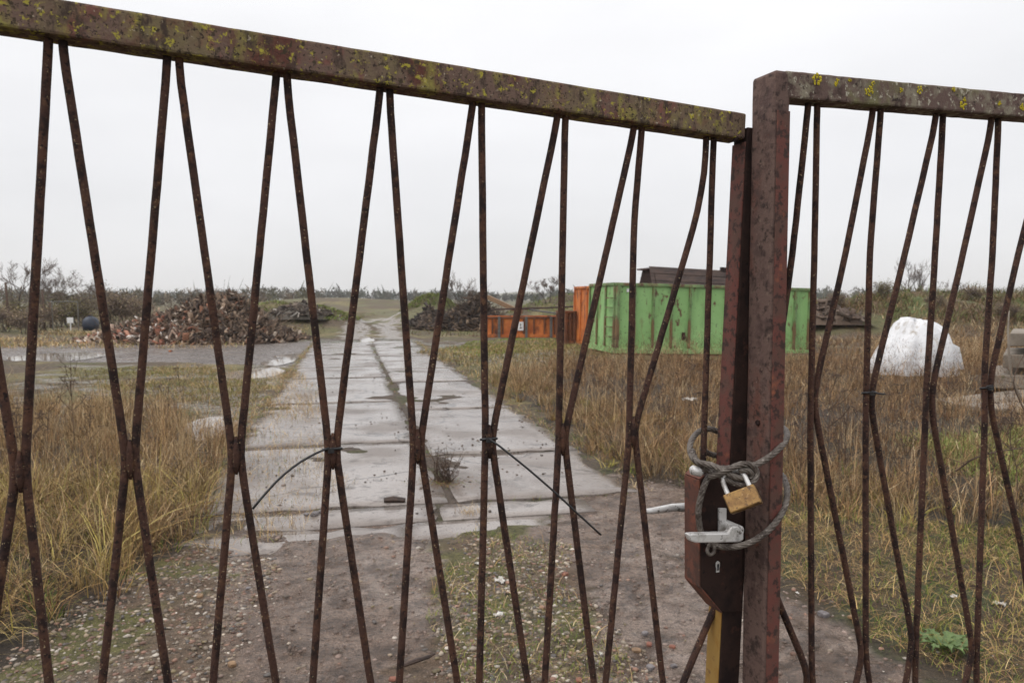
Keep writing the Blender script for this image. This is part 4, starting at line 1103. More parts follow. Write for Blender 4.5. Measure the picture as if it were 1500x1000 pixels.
# far-off woods
def far_wood(name, label, x0, x1, y, h0, h1, n_tree, per, cols):
    xc = x0 + (x1 - x0) * RNG.random(n_tree); yc = y + RNG.normal(0, y * .04, n_tree)
    ht = h0 + (h1 - h0) * fbm(xc * .03, yc * .01) * (.5 + .9 * RNG.random(n_tree))
    N = n_tree * per; ci = np.repeat(np.arange(n_tree), per)
    v = RNG.normal(0, 1, (N, 3)); v /= np.linalg.norm(v, axis=1)[:, None]; v *= RNG.random((N, 1)) ** .4
    R = ht[ci] * .5
    p = np.column_stack([xc[ci] + v[:, 0] * R * .8, yc[ci] + v[:, 1] * R * .8, H(xc, yc)[ci] + R * 1.05 + v[:, 2] * R])
    s = y / 330.0
    A = np.array([lin(*c)[:3] for c in cols]); col = A[RNG.integers(0, len(A), n_tree)][ci] * (1 + RNG.normal(0, .18, (N, 1))).clip(.5, 1.5)
    L = s * (.6 + RNG.random(N))
    np_mesh(name, *blades(p, L * RNG.normal(.5, .5, N), RNG.normal(0, 1, N), s * (.5 + .5 * RNG.random(N)), col, 1), M['veg'], kind='stuff')["label"] = label
far_wood('far_wood', 'far-off belt of dark trees on the horizon', -260, 190, 360, 2.0, 8, 520, 60, [(72, 76, 62), (62, 68, 56), (84, 82, 68), (80, 74, 66)])
far_wood('far_wood', 'far-off belt of trees behind the yard at the left', -110, -34, 130, 1.0, 4.6, 130, 110, [(104, 94, 80), (92, 88, 70), (118, 106, 92)])
far_wood('far_wood', 'far-off trees behind the containers', 0, 60, 150, 1, 3.6, 60, 90, [(98, 94, 78), (88, 90, 70), (110, 102, 86)])

# ------------------------------------------------------------------ thin mist over the waste ground
hm = bpy.data.materials.new('mist'); hm.use_nodes = True
hn = hm.node_tree.nodes; hn.remove(hn['Principled BSDF'])
hv = hn.new("ShaderNodeVolumePrincipled"); hv.inputs['Color'].default_value = (.98, .985, 1.0, 1); hv.inputs['Density'].default_value = .0004; hv.inputs['Anisotropy'].default_value = .2
hm.node_tree.links.new(hv.outputs[0], hn['Material Output'].inputs['Volume'])
q = MB((0, 1400, 0)); q.box((0, 1400, 8.0), (3600, 3600, 24.0)); hz = q.build('haze', hm); tag(hz, kind='stuff', label='thin pale mist in the distance')

# ------------------------------------------------------------------ the gate
TH = math.radians(69)
GA = Vector((math.sin(TH), math.cos(TH), 0))          # along the gate
GN = Vector((math.cos(TH), -math.sin(TH), 0))         # out of the gate, towards the viewer
UP = Vector((0, 0, 1))
PR = CAM + ray(1130, 437) * (1.42 / ray(1130, 437).y)
PLF = PR - GN * .07
def Q(px, py, o): return PL(px, py, PR + GN * o, GN)
def seg_points(pts, step=.03, jit=.00015, rnd=None):
    """resample a polyline, soften its bends and add a little handmade waviness"""
    pts = [Vector(p) for p in pts]; out = []
    for i in range(len(pts) - 1):
        n = max(2, int((pts[i + 1] - pts[i]).length / step))
        for k in range(n): out.append(pts[i].lerp(pts[i + 1], k / n))
    out.append(pts[-1])
    for _ in range(2):
        out = [out[0]] + [out[i] * .5 + (out[i - 1] + out[i + 1]) * .25 for i in range(1, len(out) - 1)] + [out[-1]]
    return [p + Vector((random.gauss(0, jit), random.gauss(0, jit), 0)) for p in out]
def beam(mb, p0, p1, w, d, down):
    """box section: front top edge p0-p1, height w along 'down', depth d to the back"""
    b = -GN * d
    mb.hexa([p0 + down * w, p1 + down * w, p1 + down * w + b, p0 + down * w + b, p0, p1, p1 + b, p0 + b])
def fine_beam(name, p0, p1, w, d, down, material, parent, n=60, bevel=.004):
    q = MB()
    V, Fc = [], []
    b = -GN * d
    for i in range(n + 1):
        p = p0.lerp(p1, i / n)
        j = [Vector((0, 0, random.gauss(0, .0003))) for _ in range(4)]
        V += [p + j[0], p + down * w + j[1], p + down * w + b + j[2], p + b + j[3]]
    for i in range(n):
        for k in range(4):
            Fc.append((i * 4 + k, i * 4 + (k + 1) % 4, i * 4 + 4 + (k + 1) % 4, i * 4 + 4 + k))
    Fc += [(0, 1, 2, 3), (n * 4 + 3, n * 4 + 2, n * 4 + 1, n * 4)]
    q.add(V, Fc)
    return q.build(name, material, parent, bevel=bevel)

gl_base = Q(1070, 437, -.09)
gate_l = thing('gate_leaf', 'left gate leaf with sagging mossy top rail, zigzag bars and lock case', 'gate', (0, 0, 0), 'gate leaves')
gate_r = thing('gate_leaf', 'right gate leaf with grey lichen on its rail and thick rusty closing post', 'gate', (0, 0, 0), 'gate leaves')

# --- left leaf
r0, r1 = Q(100, 0, -.07), Q(1094, 166, -.07)
rd = (r1 - r0).normalized()
rdn = -(UP - rd * UP.dot(rd)).normalized()
r0 = r0 - rd * .42
fine_beam('top_rail', r0, r1 + rd * .0, .05, .05, rdn, M['rust_rail'], gate_l)
BR = .0063
TL = [((-110, 38), (-86, 42)), ((71, 66), (91, 68)), ((245, 90), (261, 92)), ((405, 110), (419, 112)), ((557, 133), (570, 135)), ((693, 152), (705, 154)), ((817, 172), (828, 174)), ((929, 190), (940, 192)), ((1034, 208), (1045, 210))]
ML = [(30, 690), (191, 672), (346, 666), (487, 660), (611, 653), (716, 646), (823, 643), (926, 632)]
LL = [((-22, 1000), (72, 1000)), ((150, 1000), (246, 1000)), ((312, 1000), (404, 1000)), ((458, 1000), (543, 1000)), ((585, 1000), (670, 1000)), ((702, 1000), (773, 1000)), ((798, 1000), (870, 1000)), ((887, 1000), (971, 1000))]
MIDL = {('R', 7): [(929, 322)], ('L', 8): [(1033, 250), (1022, 312)], ('R', 8): [(1038, 430), (1031, 640)]}
o_bar = -.095
PB = PR + GN * o_bar
def QB(p): return PL(p[0], p[1], PB, GN)
def sz(p): return Vector(((p - PB).dot(GA), p.z))
def un(s, z): return Vector((PB.x + GA.x * s, PB.y + GA.y * s, z))
ends = {}
half = GA * (BR * 1.02)
for k, m in enumerate(ML):
    node = QB(m); lo, hi = QB(LL[k][0]), QB(LL[k][1])
    ends[k] = (node, lo, hi)
def low_tail(node, end, other_node, other_end):
    """carry a bar on to the lower node and back out to the bottom rail"""
    a, b = sz(node), sz(end); c, d = sz(other_node), sz(other_end)
    sa, sb = (b - a) / (a.y - b.y), (d - c) / (c.y - d.y)         # per metre of drop
    gap = d.x - b.x
    rate = abs(sa.x) + abs(sb.x)
    drop = max((abs(gap) - 2.1 * BR) / max(rate, .05), .03)
    drop = min(drop, b.y - .3)
    z1 = b.y - drop
    n1 = b.x + sa.x * drop
    out = [un(n1, z1), un(n1, z1 - .015)]
    rest = z1 - .015 - .10
    out.append(un(n1 - sa.x * rest, .10))
    return out
for k in range(len(TL)):
    tl, tr_ = QB(TL[k][0]), QB(TL[k][1])
    # bar on the left of this top joint runs down to node k-1, then on to its right foot
    if k >= 1:
        node, lo, hi = ends[k - 1]
        pts = [tl + rdn * -.03] + [tl] + [QB(p) for p in MIDL.get(('L', k), [])] + [node + half + UP * .012, node + half - UP * .012, hi]
        if k < len(ML):
            pts += low_tail(node, hi, ends[k][0], ends[k][1])
        else:
            pts += [un(sz(hi).x + .06, sz(hi).y - .35), un(sz(hi).x - .02, .1)]
        q = MB(); q.tube(seg_points(pts), BR, 8); q.build('bar', M['rust_bar'], gate_l, smooth=True, flip=False)
    if k < len(ML):
        node, lo, hi = ends[k]
        pts = [tr_ + rdn * -.03] + [tr_] + [QB(p) for p in MIDL.get(('R', k), [])] + [node - half + UP * .012, node - half - UP * .012, lo]
        if k >= 1: pts += low_tail(node, lo, ends[k - 1][0], ends[k - 1][2])
        q = MB(); q.tube(seg_points(pts), BR, 8); q.build('bar', M['rust_bar'], gate_l, smooth=True, flip=False)
    else:
        pts = [tr_ + rdn * -.03, tr_] + [QB(p) for p in MIDL[('R', 8)]] + [QB((1029, 706))]
        q = MB(); q.tube(seg_points(pts), BR, 8); q.build('bar', M['rust_bar'], gate_l, smooth=True, flip=False)
        pts = [QB((1058, 868)), QB((1044, 895)), QB((1000, 1000)), un(sz(QB((1000, 1000))).x - .07, .62), un(sz(QB((1000, 1000))).x - .02, .1)]
        q = MB(); q.tube(seg_points(pts), BR * 1.1, 8); q.build('brace', M['rust_bar'], gate_l, smooth=True, flip=False)
# welds where the bars meet
wm = MB()
for k, m in enumerate(ML):
    node = ends[k][0]; q = MB()
    q.tube([node + UP * .03 + GN * .004, node + UP * .012 + GN * .005, node - UP * .012 + GN * .005, node - UP * .03 + GN * .004], [.002, .0055, .0055, .002], 6)
    q.build('weld', M['rust_bar'], gate_l, smooth=True)
# closing stile
st, sm_, sb_ = Q(1095, 186, -.0702), Q(1076, 600, -.07), Q(1053, 1000, -.07)
sd = (sb_ - st).normalized(); sb2 = st + sd * ((st.z - .06) / -sd.z)
q = MB(); w_ = GA * .05; b_k = -GN * .042
q.hexa([sb2, sb2 + w_, sb2 + w_ + b_k, sb2 + b_k, st, st + w_, st + w_ + b_k, st + b_k]); q.build('stile', M['rust_and_shade'], gate_l, bevel=.003)  # shade of the front face is put into this dark colour
def side_strip(name, y0, y1, material, off):
    t0 = (Q(1076, y0, -.07).z - st.z) / sd.z; t1 = (Q(1076, y1, -.07).z - st.z) / sd.z
    p0, p1 = st + sd * t0, st + sd * t1
    q = MB(); e_ = -GA * off
    q.hexa([p1 + e_ - GN * .001, p1 - GN * .001, p1 + b_k * .98, p1 + e_ + b_k * .98, p0 + e_ - GN * .001, p0 - GN * .001, p0 + b_k * .98, p0 + e_ + b_k * .98])
    return q.build(name, material, gate_l, bevel=.0008)
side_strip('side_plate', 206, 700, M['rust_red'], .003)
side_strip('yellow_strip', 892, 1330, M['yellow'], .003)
# corner weld at the rail
q = MB(); q.tube([Q(1076, 208, -.075), Q(1080, 200, -.072)], [.006, .003], 6); q.build('weld', M['rust_and_shade'], gate_l, smooth=True)
bl0 = un(sz(r0).x, .10); 
br0 = Vector((sb2.x, sb2.y, .10)) + w_
fine_beam('bottom_rail', Vector((bl0.x, bl0.y, .10)) + GN * .025, br0, .05, .05, -UP, M['rust_bar'], gate_l, 20)
# lock case
o_c = -.066
pol = [(1026, 703), (1032, 697), (1088, 697), (1088, 896), (1058, 896), (1026, 858)]
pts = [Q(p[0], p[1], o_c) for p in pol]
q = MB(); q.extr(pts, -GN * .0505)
case = q.build('lock_case', M['rust_and_shade'], gate_l, bevel=.002)  # near-black colour carries the shade on the case front
# painted edge sheet round the case: left side and the slanting foot
def edge_sheet(i, j, th):
    p0, p1 = pts[i], pts[j]; d_ = (p1 - p0).normalized(); nn = GN.cross(d_); mid = (p0 + p1) / 2
    if (mid + nn * .01 - sum(pts, Vector()) / 6).length < (mid - sum(pts, Vector()) / 6).length: nn = -nn
    q = MB(); q.hexa([p0, p1, p1 - GN * .05, p0 - GN * .05, p0 + nn * th, p1 + nn * th, p1 + nn * th - GN * .05, p0 + nn * th - GN * .05]); return q.build('edge_plate', M['rust_case'], case, bevel=.0006)
edge_sheet(5, 0, .003); edge_sheet(4, 5, .003); edge_sheet(0, 1, .003)
# keyhole
q = MB(); kc = Q(1051, 829, o_c + .001); ring = [(0, 9), (3.2, 6), (3.2, 1), (2.2, -3), (2.6, -9), (-2.6, -9), (-2.2, -3), (-3.2, 1), (-3.2, 6)]
q.extr([kc + GA * (x / 700) + UP * (y / 785) for x, y in ring], GN * .0015); kp = q.build('keyhole_plate', M['steel'], case)
q = MB(); q.extr([kc + GN * .0016 + GA * (x * .5 / 700) + UP * ((y - 1) * .6 / 785) for x, y in ring], GN * .0008); q.build('keyhole', M['black'], kp)
# handles
hd = thing('x', 'x', 'x'); bpy.data.objects.remove(hd)
q = MB(); q.extr([Q(*p, o_c + .001) for p in ((1051, 743), (1062, 743), (1062, 778), (1051, 778))], GN * .006)
rose = q.build('rose_plate', M['steel'], gate_l, bevel=.0015)
q = MB(); c_ = Q(1063, 768, o_c); q.tube([c_, c_ + GN * .044, c_ + GN * .046], [.0105, .0105, .006], 14); q.build('spindle', M['steel'], rose, smooth=False, bevel=.001)
oh = o_c + .044
q = MB(); hp_ = [(1001, 779), (1010, 778), (1060, 777), (1066, 768), (1074, 767), (1083, 776), (1083, 788), (1076, 791), (1014, 792), (1005, 789)]
q.extr([Q(*p, oh) for p in hp_], GN * .014); q.build('handle', M['steel'], gate_l, bevel=.003)
q = MB(); ob = -.155
q.tube([Q(940, 749, ob), Q(955, 748, ob), Q(985, 743, ob), Q(1004, 743, ob), Q(1012, 744, ob + .004), Q(1020, 745, ob + .035)], [.0045, .0065, .008, .0095, .0095, .009], 10); q.build('handle', M['steel'], gate_l, smooth=True)

# --- right leaf
PBR = PR - GN * .025
def QR(p): return PL(p[0], p[1], PBR, GN)
p0 = Q(1130, 437, 0); top_z = Q(1130, 100, 0).z
q = MB(); pw, pd = .036, .0692
bz = .05
c0 = Vector((p0.x, p0.y, 0))
def at_z(v, z): return Vector((v.x, v.y, z))
nseg = 40; V, Fc = [], []
for i in range(nseg + 1):
    z = bz + (top_z - bz) * i / nseg
    sh = 0 if i < nseg else 1
    for (u_, d_) in ((0, 0), (pw, 0), (pw, pd), (0, pd)):
        v = c0 + GA * u_ - GN * d_; V.append(at_z(v, z) + GA * random.gauss(0, .0003) + GN * random.gauss(0, .0003))
for i in range(nseg):
    for k in range(4): Fc.append((i * 4 + k, i * 4 + (k + 1) % 4, i * 4 + 4 + (k + 1) % 4, i * 4 + 4 + k))
Fc += [(3, 2, 1, 0), tuple(nseg * 4 + k for k in range(4))]
q.add(V, Fc); post = q.build('closing_post', M['rust_post'], gate_r, bevel=.007)
# red painted front flat on the post
q = MB(); f0 = c0 + GN * .0
q.hexa([at_z(f0 + GA * .004, .06), at_z(f0 + GA * .033, .06), at_z(f0 + GA * .033 + GN * .003, .06), at_z(f0 + GA * .004 + GN * .003, .06), at_z(f0 + GA * .004, top_z - .075), at_z(f0 + GA * .033, top_z - .075), at_z(f0 + GA * .033 + GN * .003, top_z - .075), at_z(f0 + GA * .004 + GN * .003, top_z - .075)])
q.build('front_flat', M['rust_red'], post, bevel=.001)
q = MB(); bc = c0 - GN * .03; q.tube([at_z(bc, Q(1105, 624, 0).z) - GA * .001, at_z(bc, Q(1105, 624, 0).z) - GA * .004], [.006, .005], 10); q.build('bolt', M['rust_and_shade'], post)
t0, t1 = Q(1151, 103, 0), Q(1500, 137, 0)
td = (t1 - t0).normalized(); tdn = -(UP - td * UP.dot(td)).normalized()
fine_beam('top_rail', t0 + td * .001, t1 + td * .62, .05, .05, tdn, M['rust_rail_right'], gate_r)
RB = [
    [(1184, 156), (1161, 370), (1150, 450), (1143, 500)],
    [(1197, 158), (1193, 370), (1188, 570), (1187, 620), (1189, 975), (1190, 1000), (1205, 1100)],
    [(1279, 165), (1239, 370), (1193, 572), (1193, 600), (1262, 950), (1262, 966), (1254, 1000), (1236, 1080)],
    [(1290, 167), (1274, 370), (1269, 572), (1268, 620), (1268, 952), (1269, 966), (1273, 1000), (1290, 1080)],
    [(1371, 176), (1326, 370), (1276, 572), (1276, 600), (1335, 928), (1336, 944), (1327, 1000), (1312, 1080)],
    [(1381, 178), (1370, 370), (1357, 568), (1356, 600), (1342, 928), (1342, 944), (1339, 1000), (1350, 1080)],
    [(1452, 185), (1411, 370), (1365, 568), (1364, 600), (1424, 944), (1424, 960), (1413, 1000), (1396, 1080)],
    [(1462, 187), (1454, 370), (1441, 560), (1443, 600), (1431, 944), (1431, 960), (1429, 1000), (1440, 1080)],
    [(1537, 195), (1492, 370), (1449, 560), (1451, 600), (1498, 808), (1514, 944), (1500, 1040)],
    [(1546, 196), (1538, 370), (1528, 565), (1526, 620), (1521, 944), (1530, 1080)],
    [(1618, 204), (1575, 370), (1536, 565), (1536, 600), (1590, 930), (1570, 1050)],
]
for i, B in enumerate(RB):
    pts = [QR(p) for p in B]
    pts = [pts[0] - tdn * .02] + pts
    if i > 0:
        e_ = pts[-1]; d_ = (pts[-1] - pts[-2]).normalized(); pts.append(Vector((e_.x, e_.y, .10)) + d_ * .0)
    q = MB(); q.tube(seg_points(pts), BR * 1.04, 8); q.build('bar', M['rust_bar'], gate_r, smooth=True, flip=False)
pts = [QR((1128, 850)), QR((1142, 885)), QR((1182, 980)), QR((1183, 1000)), QR((1168, 1090)), at_z(QR((1150, 1090)), .1)]
q = MB(); q.tube(seg_points(pts), BR * 1.1, 8); q.build('brace', M['rust_bar'], gate_r, smooth=True, flip=False)
fine_beam('bottom_rail', at_z(c0 + GA * (pw + .001), .10), at_z(c0 + GA * 1.25, .10), .05, .05, -UP, M['rust_bar'], gate_r, 20)
# yellow lichen rosettes on the right rail
for i, (px, py, r) in enumerate(((1197, 117, 8), (1226, 121, 5.5), (1273, 134, 8), (1279, 123, 4), (1320, 132, 4), (1347, 132, 6), (1411, 154, 7), (1413, 146, 4), (1397, 131, 4), (1464, 152, 4), (1497, 157, 6), (1245, 118, 3))):
    c_ = Q(px, py, .0006); rs = random.Random(i)
    q = MB()
    for k in range(16):
        a, d_ = rs.random() * 6.28, math.sqrt(rs.random()) * r / 785
        cc = c_ + GA * math.cos(a) * d_ * 1.0 + UP * math.sin(a) * d_; rr = rs.uniform(.18, .36) * r / 785
        ring = [cc + GA * math.cos(j * 1.0472) * rr * rs.uniform(.7, 1.3) + UP * math.sin(j * 1.0472) * rr * rs.uniform(.7, 1.3) for j in range(6)]
        q.add([cc + GN * .0014] + ring, [(0, j + 1, (j + 1) % 6 + 1) for j in range(6)])
    q.build('lichen', M['lichen'], gate_r, flip=False)["kind"] = 'stuff'

# ------------------------------------------------------------------ cable ties
def cable_tie(label, node, bandr, tail):
    t = thing('cable_tie', label, 'cable tie', tuple(node), 'black cable ties on the gate')
    q = MB(); n = 16
    ring = [Vector((0, 0, 0)) + GA * math.cos(6.2832 * i / n) * bandr * 1.75 + GN * math.sin(6.2832 * i / n) * bandr * 1.15 + UP * .002 * math.sin(6.28 * i / n) for i in range(n + 1)]
    q.tube(ring, .0024, 6); q.build('band', M['black'], t, smooth=True, flip=False)
    q = MB(); h_ = GN * (bandr * 1.2 + .003) - GA * .004; q.box(h_, (.009, .007, .007), (GA, GN, UP)); q.build('head', M['black'], t)
    q = MB(); q.tube(seg_points([Vector(p) - node for p in tail], .02, .0002), .0019, 6); q.build('tail', M['black'], t, smooth=True, flip=False)
cable_tie('black cable tie with a long tail curving down to the left', ends[3][0] + UP * .003, .0085, [Q(481, 656, -.08), Q(466, 662, -.07), Q(440, 675, -.06), Q(415, 694, -.055), Q(392, 718, -.052), Q(370, 745, -.05)])
cable_tie('black cable tie with a long straight tail pointing down to the right', ends[5][0] + UP * .004, .0085, [Q(716, 642, -.08), Q(728, 650, -.07), Q(757, 673, -.06), Q(800, 709, -.05), Q(840, 746, -.045), Q(880, 783, -.042)])
cable_tie('short cut black cable tie on the right gate leaf nearest the post', QR((1273, 575)), .0085, [Q(1277, 573, -.012), Q(1287, 577, -.004), Q(1297, 577, .002)])
cable_tie('black cable tie without a tail on the right gate leaf near the edge', QR((1445, 568)), .0085, [Q(1445, 566, -.012), Q(1452, 564, -.008), Q(1456, 566, -.004)])

# ------------------------------------------------------------------ wire rope and padlock
def spline(pts, per=10):
    P = [Vector(p) for p in pts]; out = []
    P = [P[0] * 2 - P[1]] + P + [P[-1] * 2 - P[-2]]
    for i in range(1, len(P) - 2):
        for k in range(per):
            s = k / per
            out.append(.5 * ((2 * P[i]) + (-P[i - 1] + P[i + 1]) * s + (2 * P[i - 1] - 5 * P[i] + 4 * P[i + 1] - P[i + 2]) * s * s + (-P[i - 1] + 3 * P[i] - 3 * P[i + 1] + P[i + 2]) * s ** 3))
    out.append(P[-2]); return out
def rope(name, px, parent, rad=.0056, lobes=6):
    pts = spline([Q(*p) for p in px], 12)
    # even spacing
    L = [0]
    for i in range(1, len(pts)): L.append(L[-1] + (pts[i] - pts[i - 1]).length)
    n = max(int(L[-1] / .0028), 8); ev = []; j = 0
    for k in range(n + 1):
        s = L[-1] * k / n
        while j < len(L) - 2 and L[j + 1] < s: j += 1
        ev.append(pts[j].lerp(pts[j + 1], (s - L[j]) / max(L[j + 1] - L[j], 1e-9)))
    seg = lobes * 4; V, Fc = [], []
    up = UP; T0 = (ev[1] - ev[0]).normalized(); nrm = T0.cross(up).normalized() if abs(T0.z) < .95 else GA
    for i in range(n + 1):
        t = (ev[min(i + 1, n)] - ev[max(i - 1, 0)]).normalized(); nrm = (nrm - t * nrm.dot(t)).normalized(); bn = t.cross(nrm)
        for k in range(seg):
            a = 6.28318 * k / seg
            r = rad * (.78 + .32 * abs(math.cos(lobes * a / 2)) ** .6)
            an = a + i * .0028 / .075 * 6.283
            V.append(ev[i] + (nrm * math.cos(an) + bn * math.sin(an)) * r)
    for i in range(n):
        for k in range(seg): Fc.append((i * seg + k, i * seg + (k + 1) % seg, (i + 1) * seg + (k + 1) % seg, (i + 1) * seg + k))
    Fc += [tuple(range(seg - 1, -1, -1)), tuple(n * seg + k for k in range(seg))]
    q = MB(); q.add(V, Fc); return q.build(name, M['cable'], parent, smooth=True, flip=False)
cab = thing('wire_rope', 'thick grey steel wire rope looped round both gate posts above the handle', 'cable')
rope('upper_loop', [(1052, 632, -.135), (1040, 628, -.14), (1024, 632, -.135), (1013, 645, -.11), (1011, 660, -.085), (1018, 674, -.055), (1036, 684, -.04), (1060, 686, -.02), (1085, 684, .005), (1105, 681, .012), (1125, 670, .012), (1142, 656, .008), (1151, 645, -.01), (1153, 634, -.045), (1144, 626, -.085), (1110, 624, -.13), (1052, 632, -.135)], cab)
rope('lower_loop', [(1046, 692, -.045), (1036, 702, -.05), (1028, 722, -.052), (1023, 748, -.054), (1026, 776, -.056), (1036, 793, -.052), (1055, 800, -.034), (1080, 800, -.002), (1105, 791, .012), (1128, 774, .012), (1146, 750, .006), (1153, 726, -.012), (1151, 706, -.045), (1142, 694, -.085), (1110, 690, -.13)], cab)
rope('eye', [(1026, 688, -.045), (1040, 689, -.035), (1060, 699, -.01), (1078, 708, .008), (1094, 709, .018), (1105, 702, .022), (1108, 691, .022), (1100, 681, .022), (1085, 680, .018), (1068, 687, .008), (1052, 694, -.01), (1040, 698, -.03)], cab)
rope('second_strand', [(1014, 660, -.08), (1022, 676, -.045), (1042, 681, -.02), (1062, 690, .0), (1080, 699, .014), (1096, 700, .016), (1101, 694, .02), (1094, 688, .02), (1082, 689, .014)], cab)
rope('inner_strand', [(1028, 656, -.115), (1038, 664, -.12), (1052, 668, -.13)], cab, .0055)
q = MB(); q.tube(spline([Q(1040, 795, -.04), Q(1036, 806, -.03), Q(1040, 812, -.028), Q(1046, 808, -.028), Q(1047, 799, -.03)], 6), .0035, 8); q.build('end_eye', M['cable'], cab, smooth=True)
q = MB(); q.tube([Q(1012, 688, -.05), Q(1014, 688, -.05), Q(1026, 691, -.047), Q(1028, 691, -.047)], [.006, .0095, .0095, .007], 14); q.build('ferrule', M['steel'], cab, smooth=True)

vd = ray(1088, 731).normalized(); vr = vd.cross(UP).normalized(); vu = vr.cross(vd).normalized()
an = math.radians(25)
ex = vr * math.cos(an) + vu * math.sin(an); ez = -vr * math.sin(an) + vu * math.cos(an)
ey = -vd
ex = (ex + ey * .12).normalized(); ez = (ez - ey * .22).normalized(); ey = ez.cross(ex).normalized() * -1
if ey.dot(-vd) < 0: ey = -ey
pc = Q(1088, 731, .03)
pad = thing('padlock', 'brass padlock hanging tilted from the wire rope above the handle', 'padlock', tuple(pc))
W_, H_, D_ = .060, .036, .020
q = MB(); q.box((0, 0, 0), (W_, D_, H_), (ex, ey, ez)); q.build('body', M['brass'], pad, bevel=.0025)
a0, a1 = -ex * .021 + ez * H_ / 2, ex * .021 + ez * H_ / 2
arc = [a0 - ez * .006, a0, a0 + ez * .018]
for k in range(1, 10):
    t = math.pi * k / 10
    arc.append((a0 + a1) / 2 + ez * .018 - ex * .021 * math.cos(t) + ez * .021 * math.sin(t))
arc += [a1 + ez * .018, a1, a1 - ez * .006]
q = MB(); q.tube(arc, .0045, 10); q.build('shackle', M['steel'], pad, smooth=True)
q = MB(); q.tube([ey * (D_ / 2 + .0005) - ez * .004, ey * (D_ / 2 - .001) - ez * .004], .004, 12); q.build('stamp', M['brass'], pad)

# ------------------------------------------------------------------ dead weeds, stones, litter, small plants
def dead_weed(seed, hgt, nb, heads=True):
    rs = random.Random(seed)
    t = thing('dead_weed', 'x', 'plant', (0, 0, 0), 'dead weed stalks')
    st_, hd_ = MB(), MB()
    p, d = Vector((0, 0, -.02)), Vector((rs.gauss(0, .08), rs.gauss(0, .08), 1)).normalized()
    pts, rad = [p], [.0042]
    n = 8
    for i in range(n):
        d = (d + Vector((rs.gauss(0, .06), rs.gauss(0, .06), 0))).normalized(); p = p + d * hgt / n
        pts.append(p); rad.append(.0042 * (1 - .6 * (i + 1) / n))
    st_.tube(pts, rad, 5, cap=False)
    tips = [pts[-1]]
    for b in range(nb):
        f = rs.uniform(.45, .95); k = int(f * n); a = rs.random() * 6.28
        L = hgt * rs.uniform(.15, .38) * (1.2 - f * .5)
        q0 = pts[k]; dd = Vector((math.cos(a) * .7, math.sin(a) * .7, rs.uniform(.5, 1.1))).normalized()
        q1 = q0 + dd * L * .55; q2 = q1 + (dd + Vector((0, 0, .5))).normalized() * L * .45
        st_.tube([q0, q1, q2], [.0024, .002, .0014], 4, cap=False)
        tips.append(q2)
        for _ in range(rs.randint(1, 3)):
            a2 = rs.random() * 6.28; q3 = q1 + Vector((math.cos(a2) * .5, math.sin(a2) * .5, .8)).normalized() * L * .4
            st_.tube([q1, q3], [.0016, .001], 3, cap=False); tips.append(q3)
    st_.build('stem', M['weed'], t, flip=False)
    if heads:
        for tp_ in tips:
            for _ in range(rs.randint(3, 6)):
                c = tp_ + Vector((rs.gauss(0, .012), rs.gauss(0, .012), rs.gauss(0, .004))); r = rs.uniform(.004, .008)
                v = [c + Vector((x * r, y * r, z * r * .7)) for x, y, z in ((1, 0, 0), (0, 1, 0), (-1, 0, 0), (0, -1, 0), (0, 0, 1), (0, 0, -1))]
                hd_.add(v, [(0, 1, 4), (1, 2, 4), (2, 3, 4), (3, 0, 4), (1, 0, 5), (2, 1, 5), (3, 2, 5), (0, 3, 5)])
        hd_.build('seed_heads', M['weed'], t, flip=False)["kind"] = 'stuff'
    return t
wp_ = [dead_weed(100 + i, h_, nb) for i, (h_, nb) in enumerate(((.72, 7), (.85, 8), (.6, 6), (.95, 9)))]
WS = [(1165, 545, 7.2), (1215, 545, 8.5), (1240, 560, 6.6), (1262, 575, 6.2), (1300, 540, 7.5), (1310, 560, 6.4), (1170, 580, 6.0), (1205, 600, 5.6), (1350, 560, 7.0), (1385, 545, 8.2), (1420, 560, 7.0), (1480, 560, 6.2), (1450, 620, 5.4), (1490, 650, 5.0), (1335, 640, 5.6), (1230, 640, 5.4),
      (870, 520, 13.5), (900, 515, 15), (840, 530, 12), (960, 530, 13), (985, 545, 10), (1010, 550, 9.5), (940, 560, 9), (905, 600, 7.5), (1060, 570, 8), (880, 580, 8.6), (790, 540, 14.5), (860, 490, 18), (1040, 600, 6.6), (975, 610, 6.8),
      (62, 560, 6.8), (105, 580, 7.0), (40, 610, 5.6), (20, 560, 7.5), (165, 570, 8.0), (130, 600, 6.4), (190, 560, 9.5), (85, 540, 8.8), (240, 590, 8.6), (15, 640, 5.0), (270, 575, 10)]
rw = random.Random(5); first = set()
ORD = 'first second third fourth fifth sixth seventh eighth ninth tenth eleventh twelfth thirteenth fourteenth fifteenth sixteenth'.split()
ZN = [('dead weeds left of the road', 'dead brown weed stalk left of the road, {} counting from the left edge'), ('dead weeds before the green container', 'dead brown weed stalk before the green container, {} counting from the left'), ('dead weeds behind the right gate leaf', 'dead weed stalk with dark seed heads behind the right gate leaf, {} from the post')]
zi = lambda w: 0 if w[0] < 400 else (1 if w[0] < 1100 else 2)
rank = {w: sorted([v for v in WS if zi(v) == zi(w)]).index(w) for w in WS}
for i, w in enumerate(WS):
    px, py, y = w
    b_ = AT(px, py, y); k = i % 4
    loc = (b_.x, b_.y, Hs(b_.x, b_.y)); s = rw.uniform(.75, 1.1)
    lb = ZN[zi(w)][1].format(ORD[rank[w]])
    if k not in first:
        first.add(k); o = wp_[k]; o.location = loc; o.scale = (s, s, s); o["label"] = lb
    else:
        o = copy_tree(wp_[k], loc, rw.random() * 6.28, s, lb)
    o["group"] = ZN[zi(w)][0]
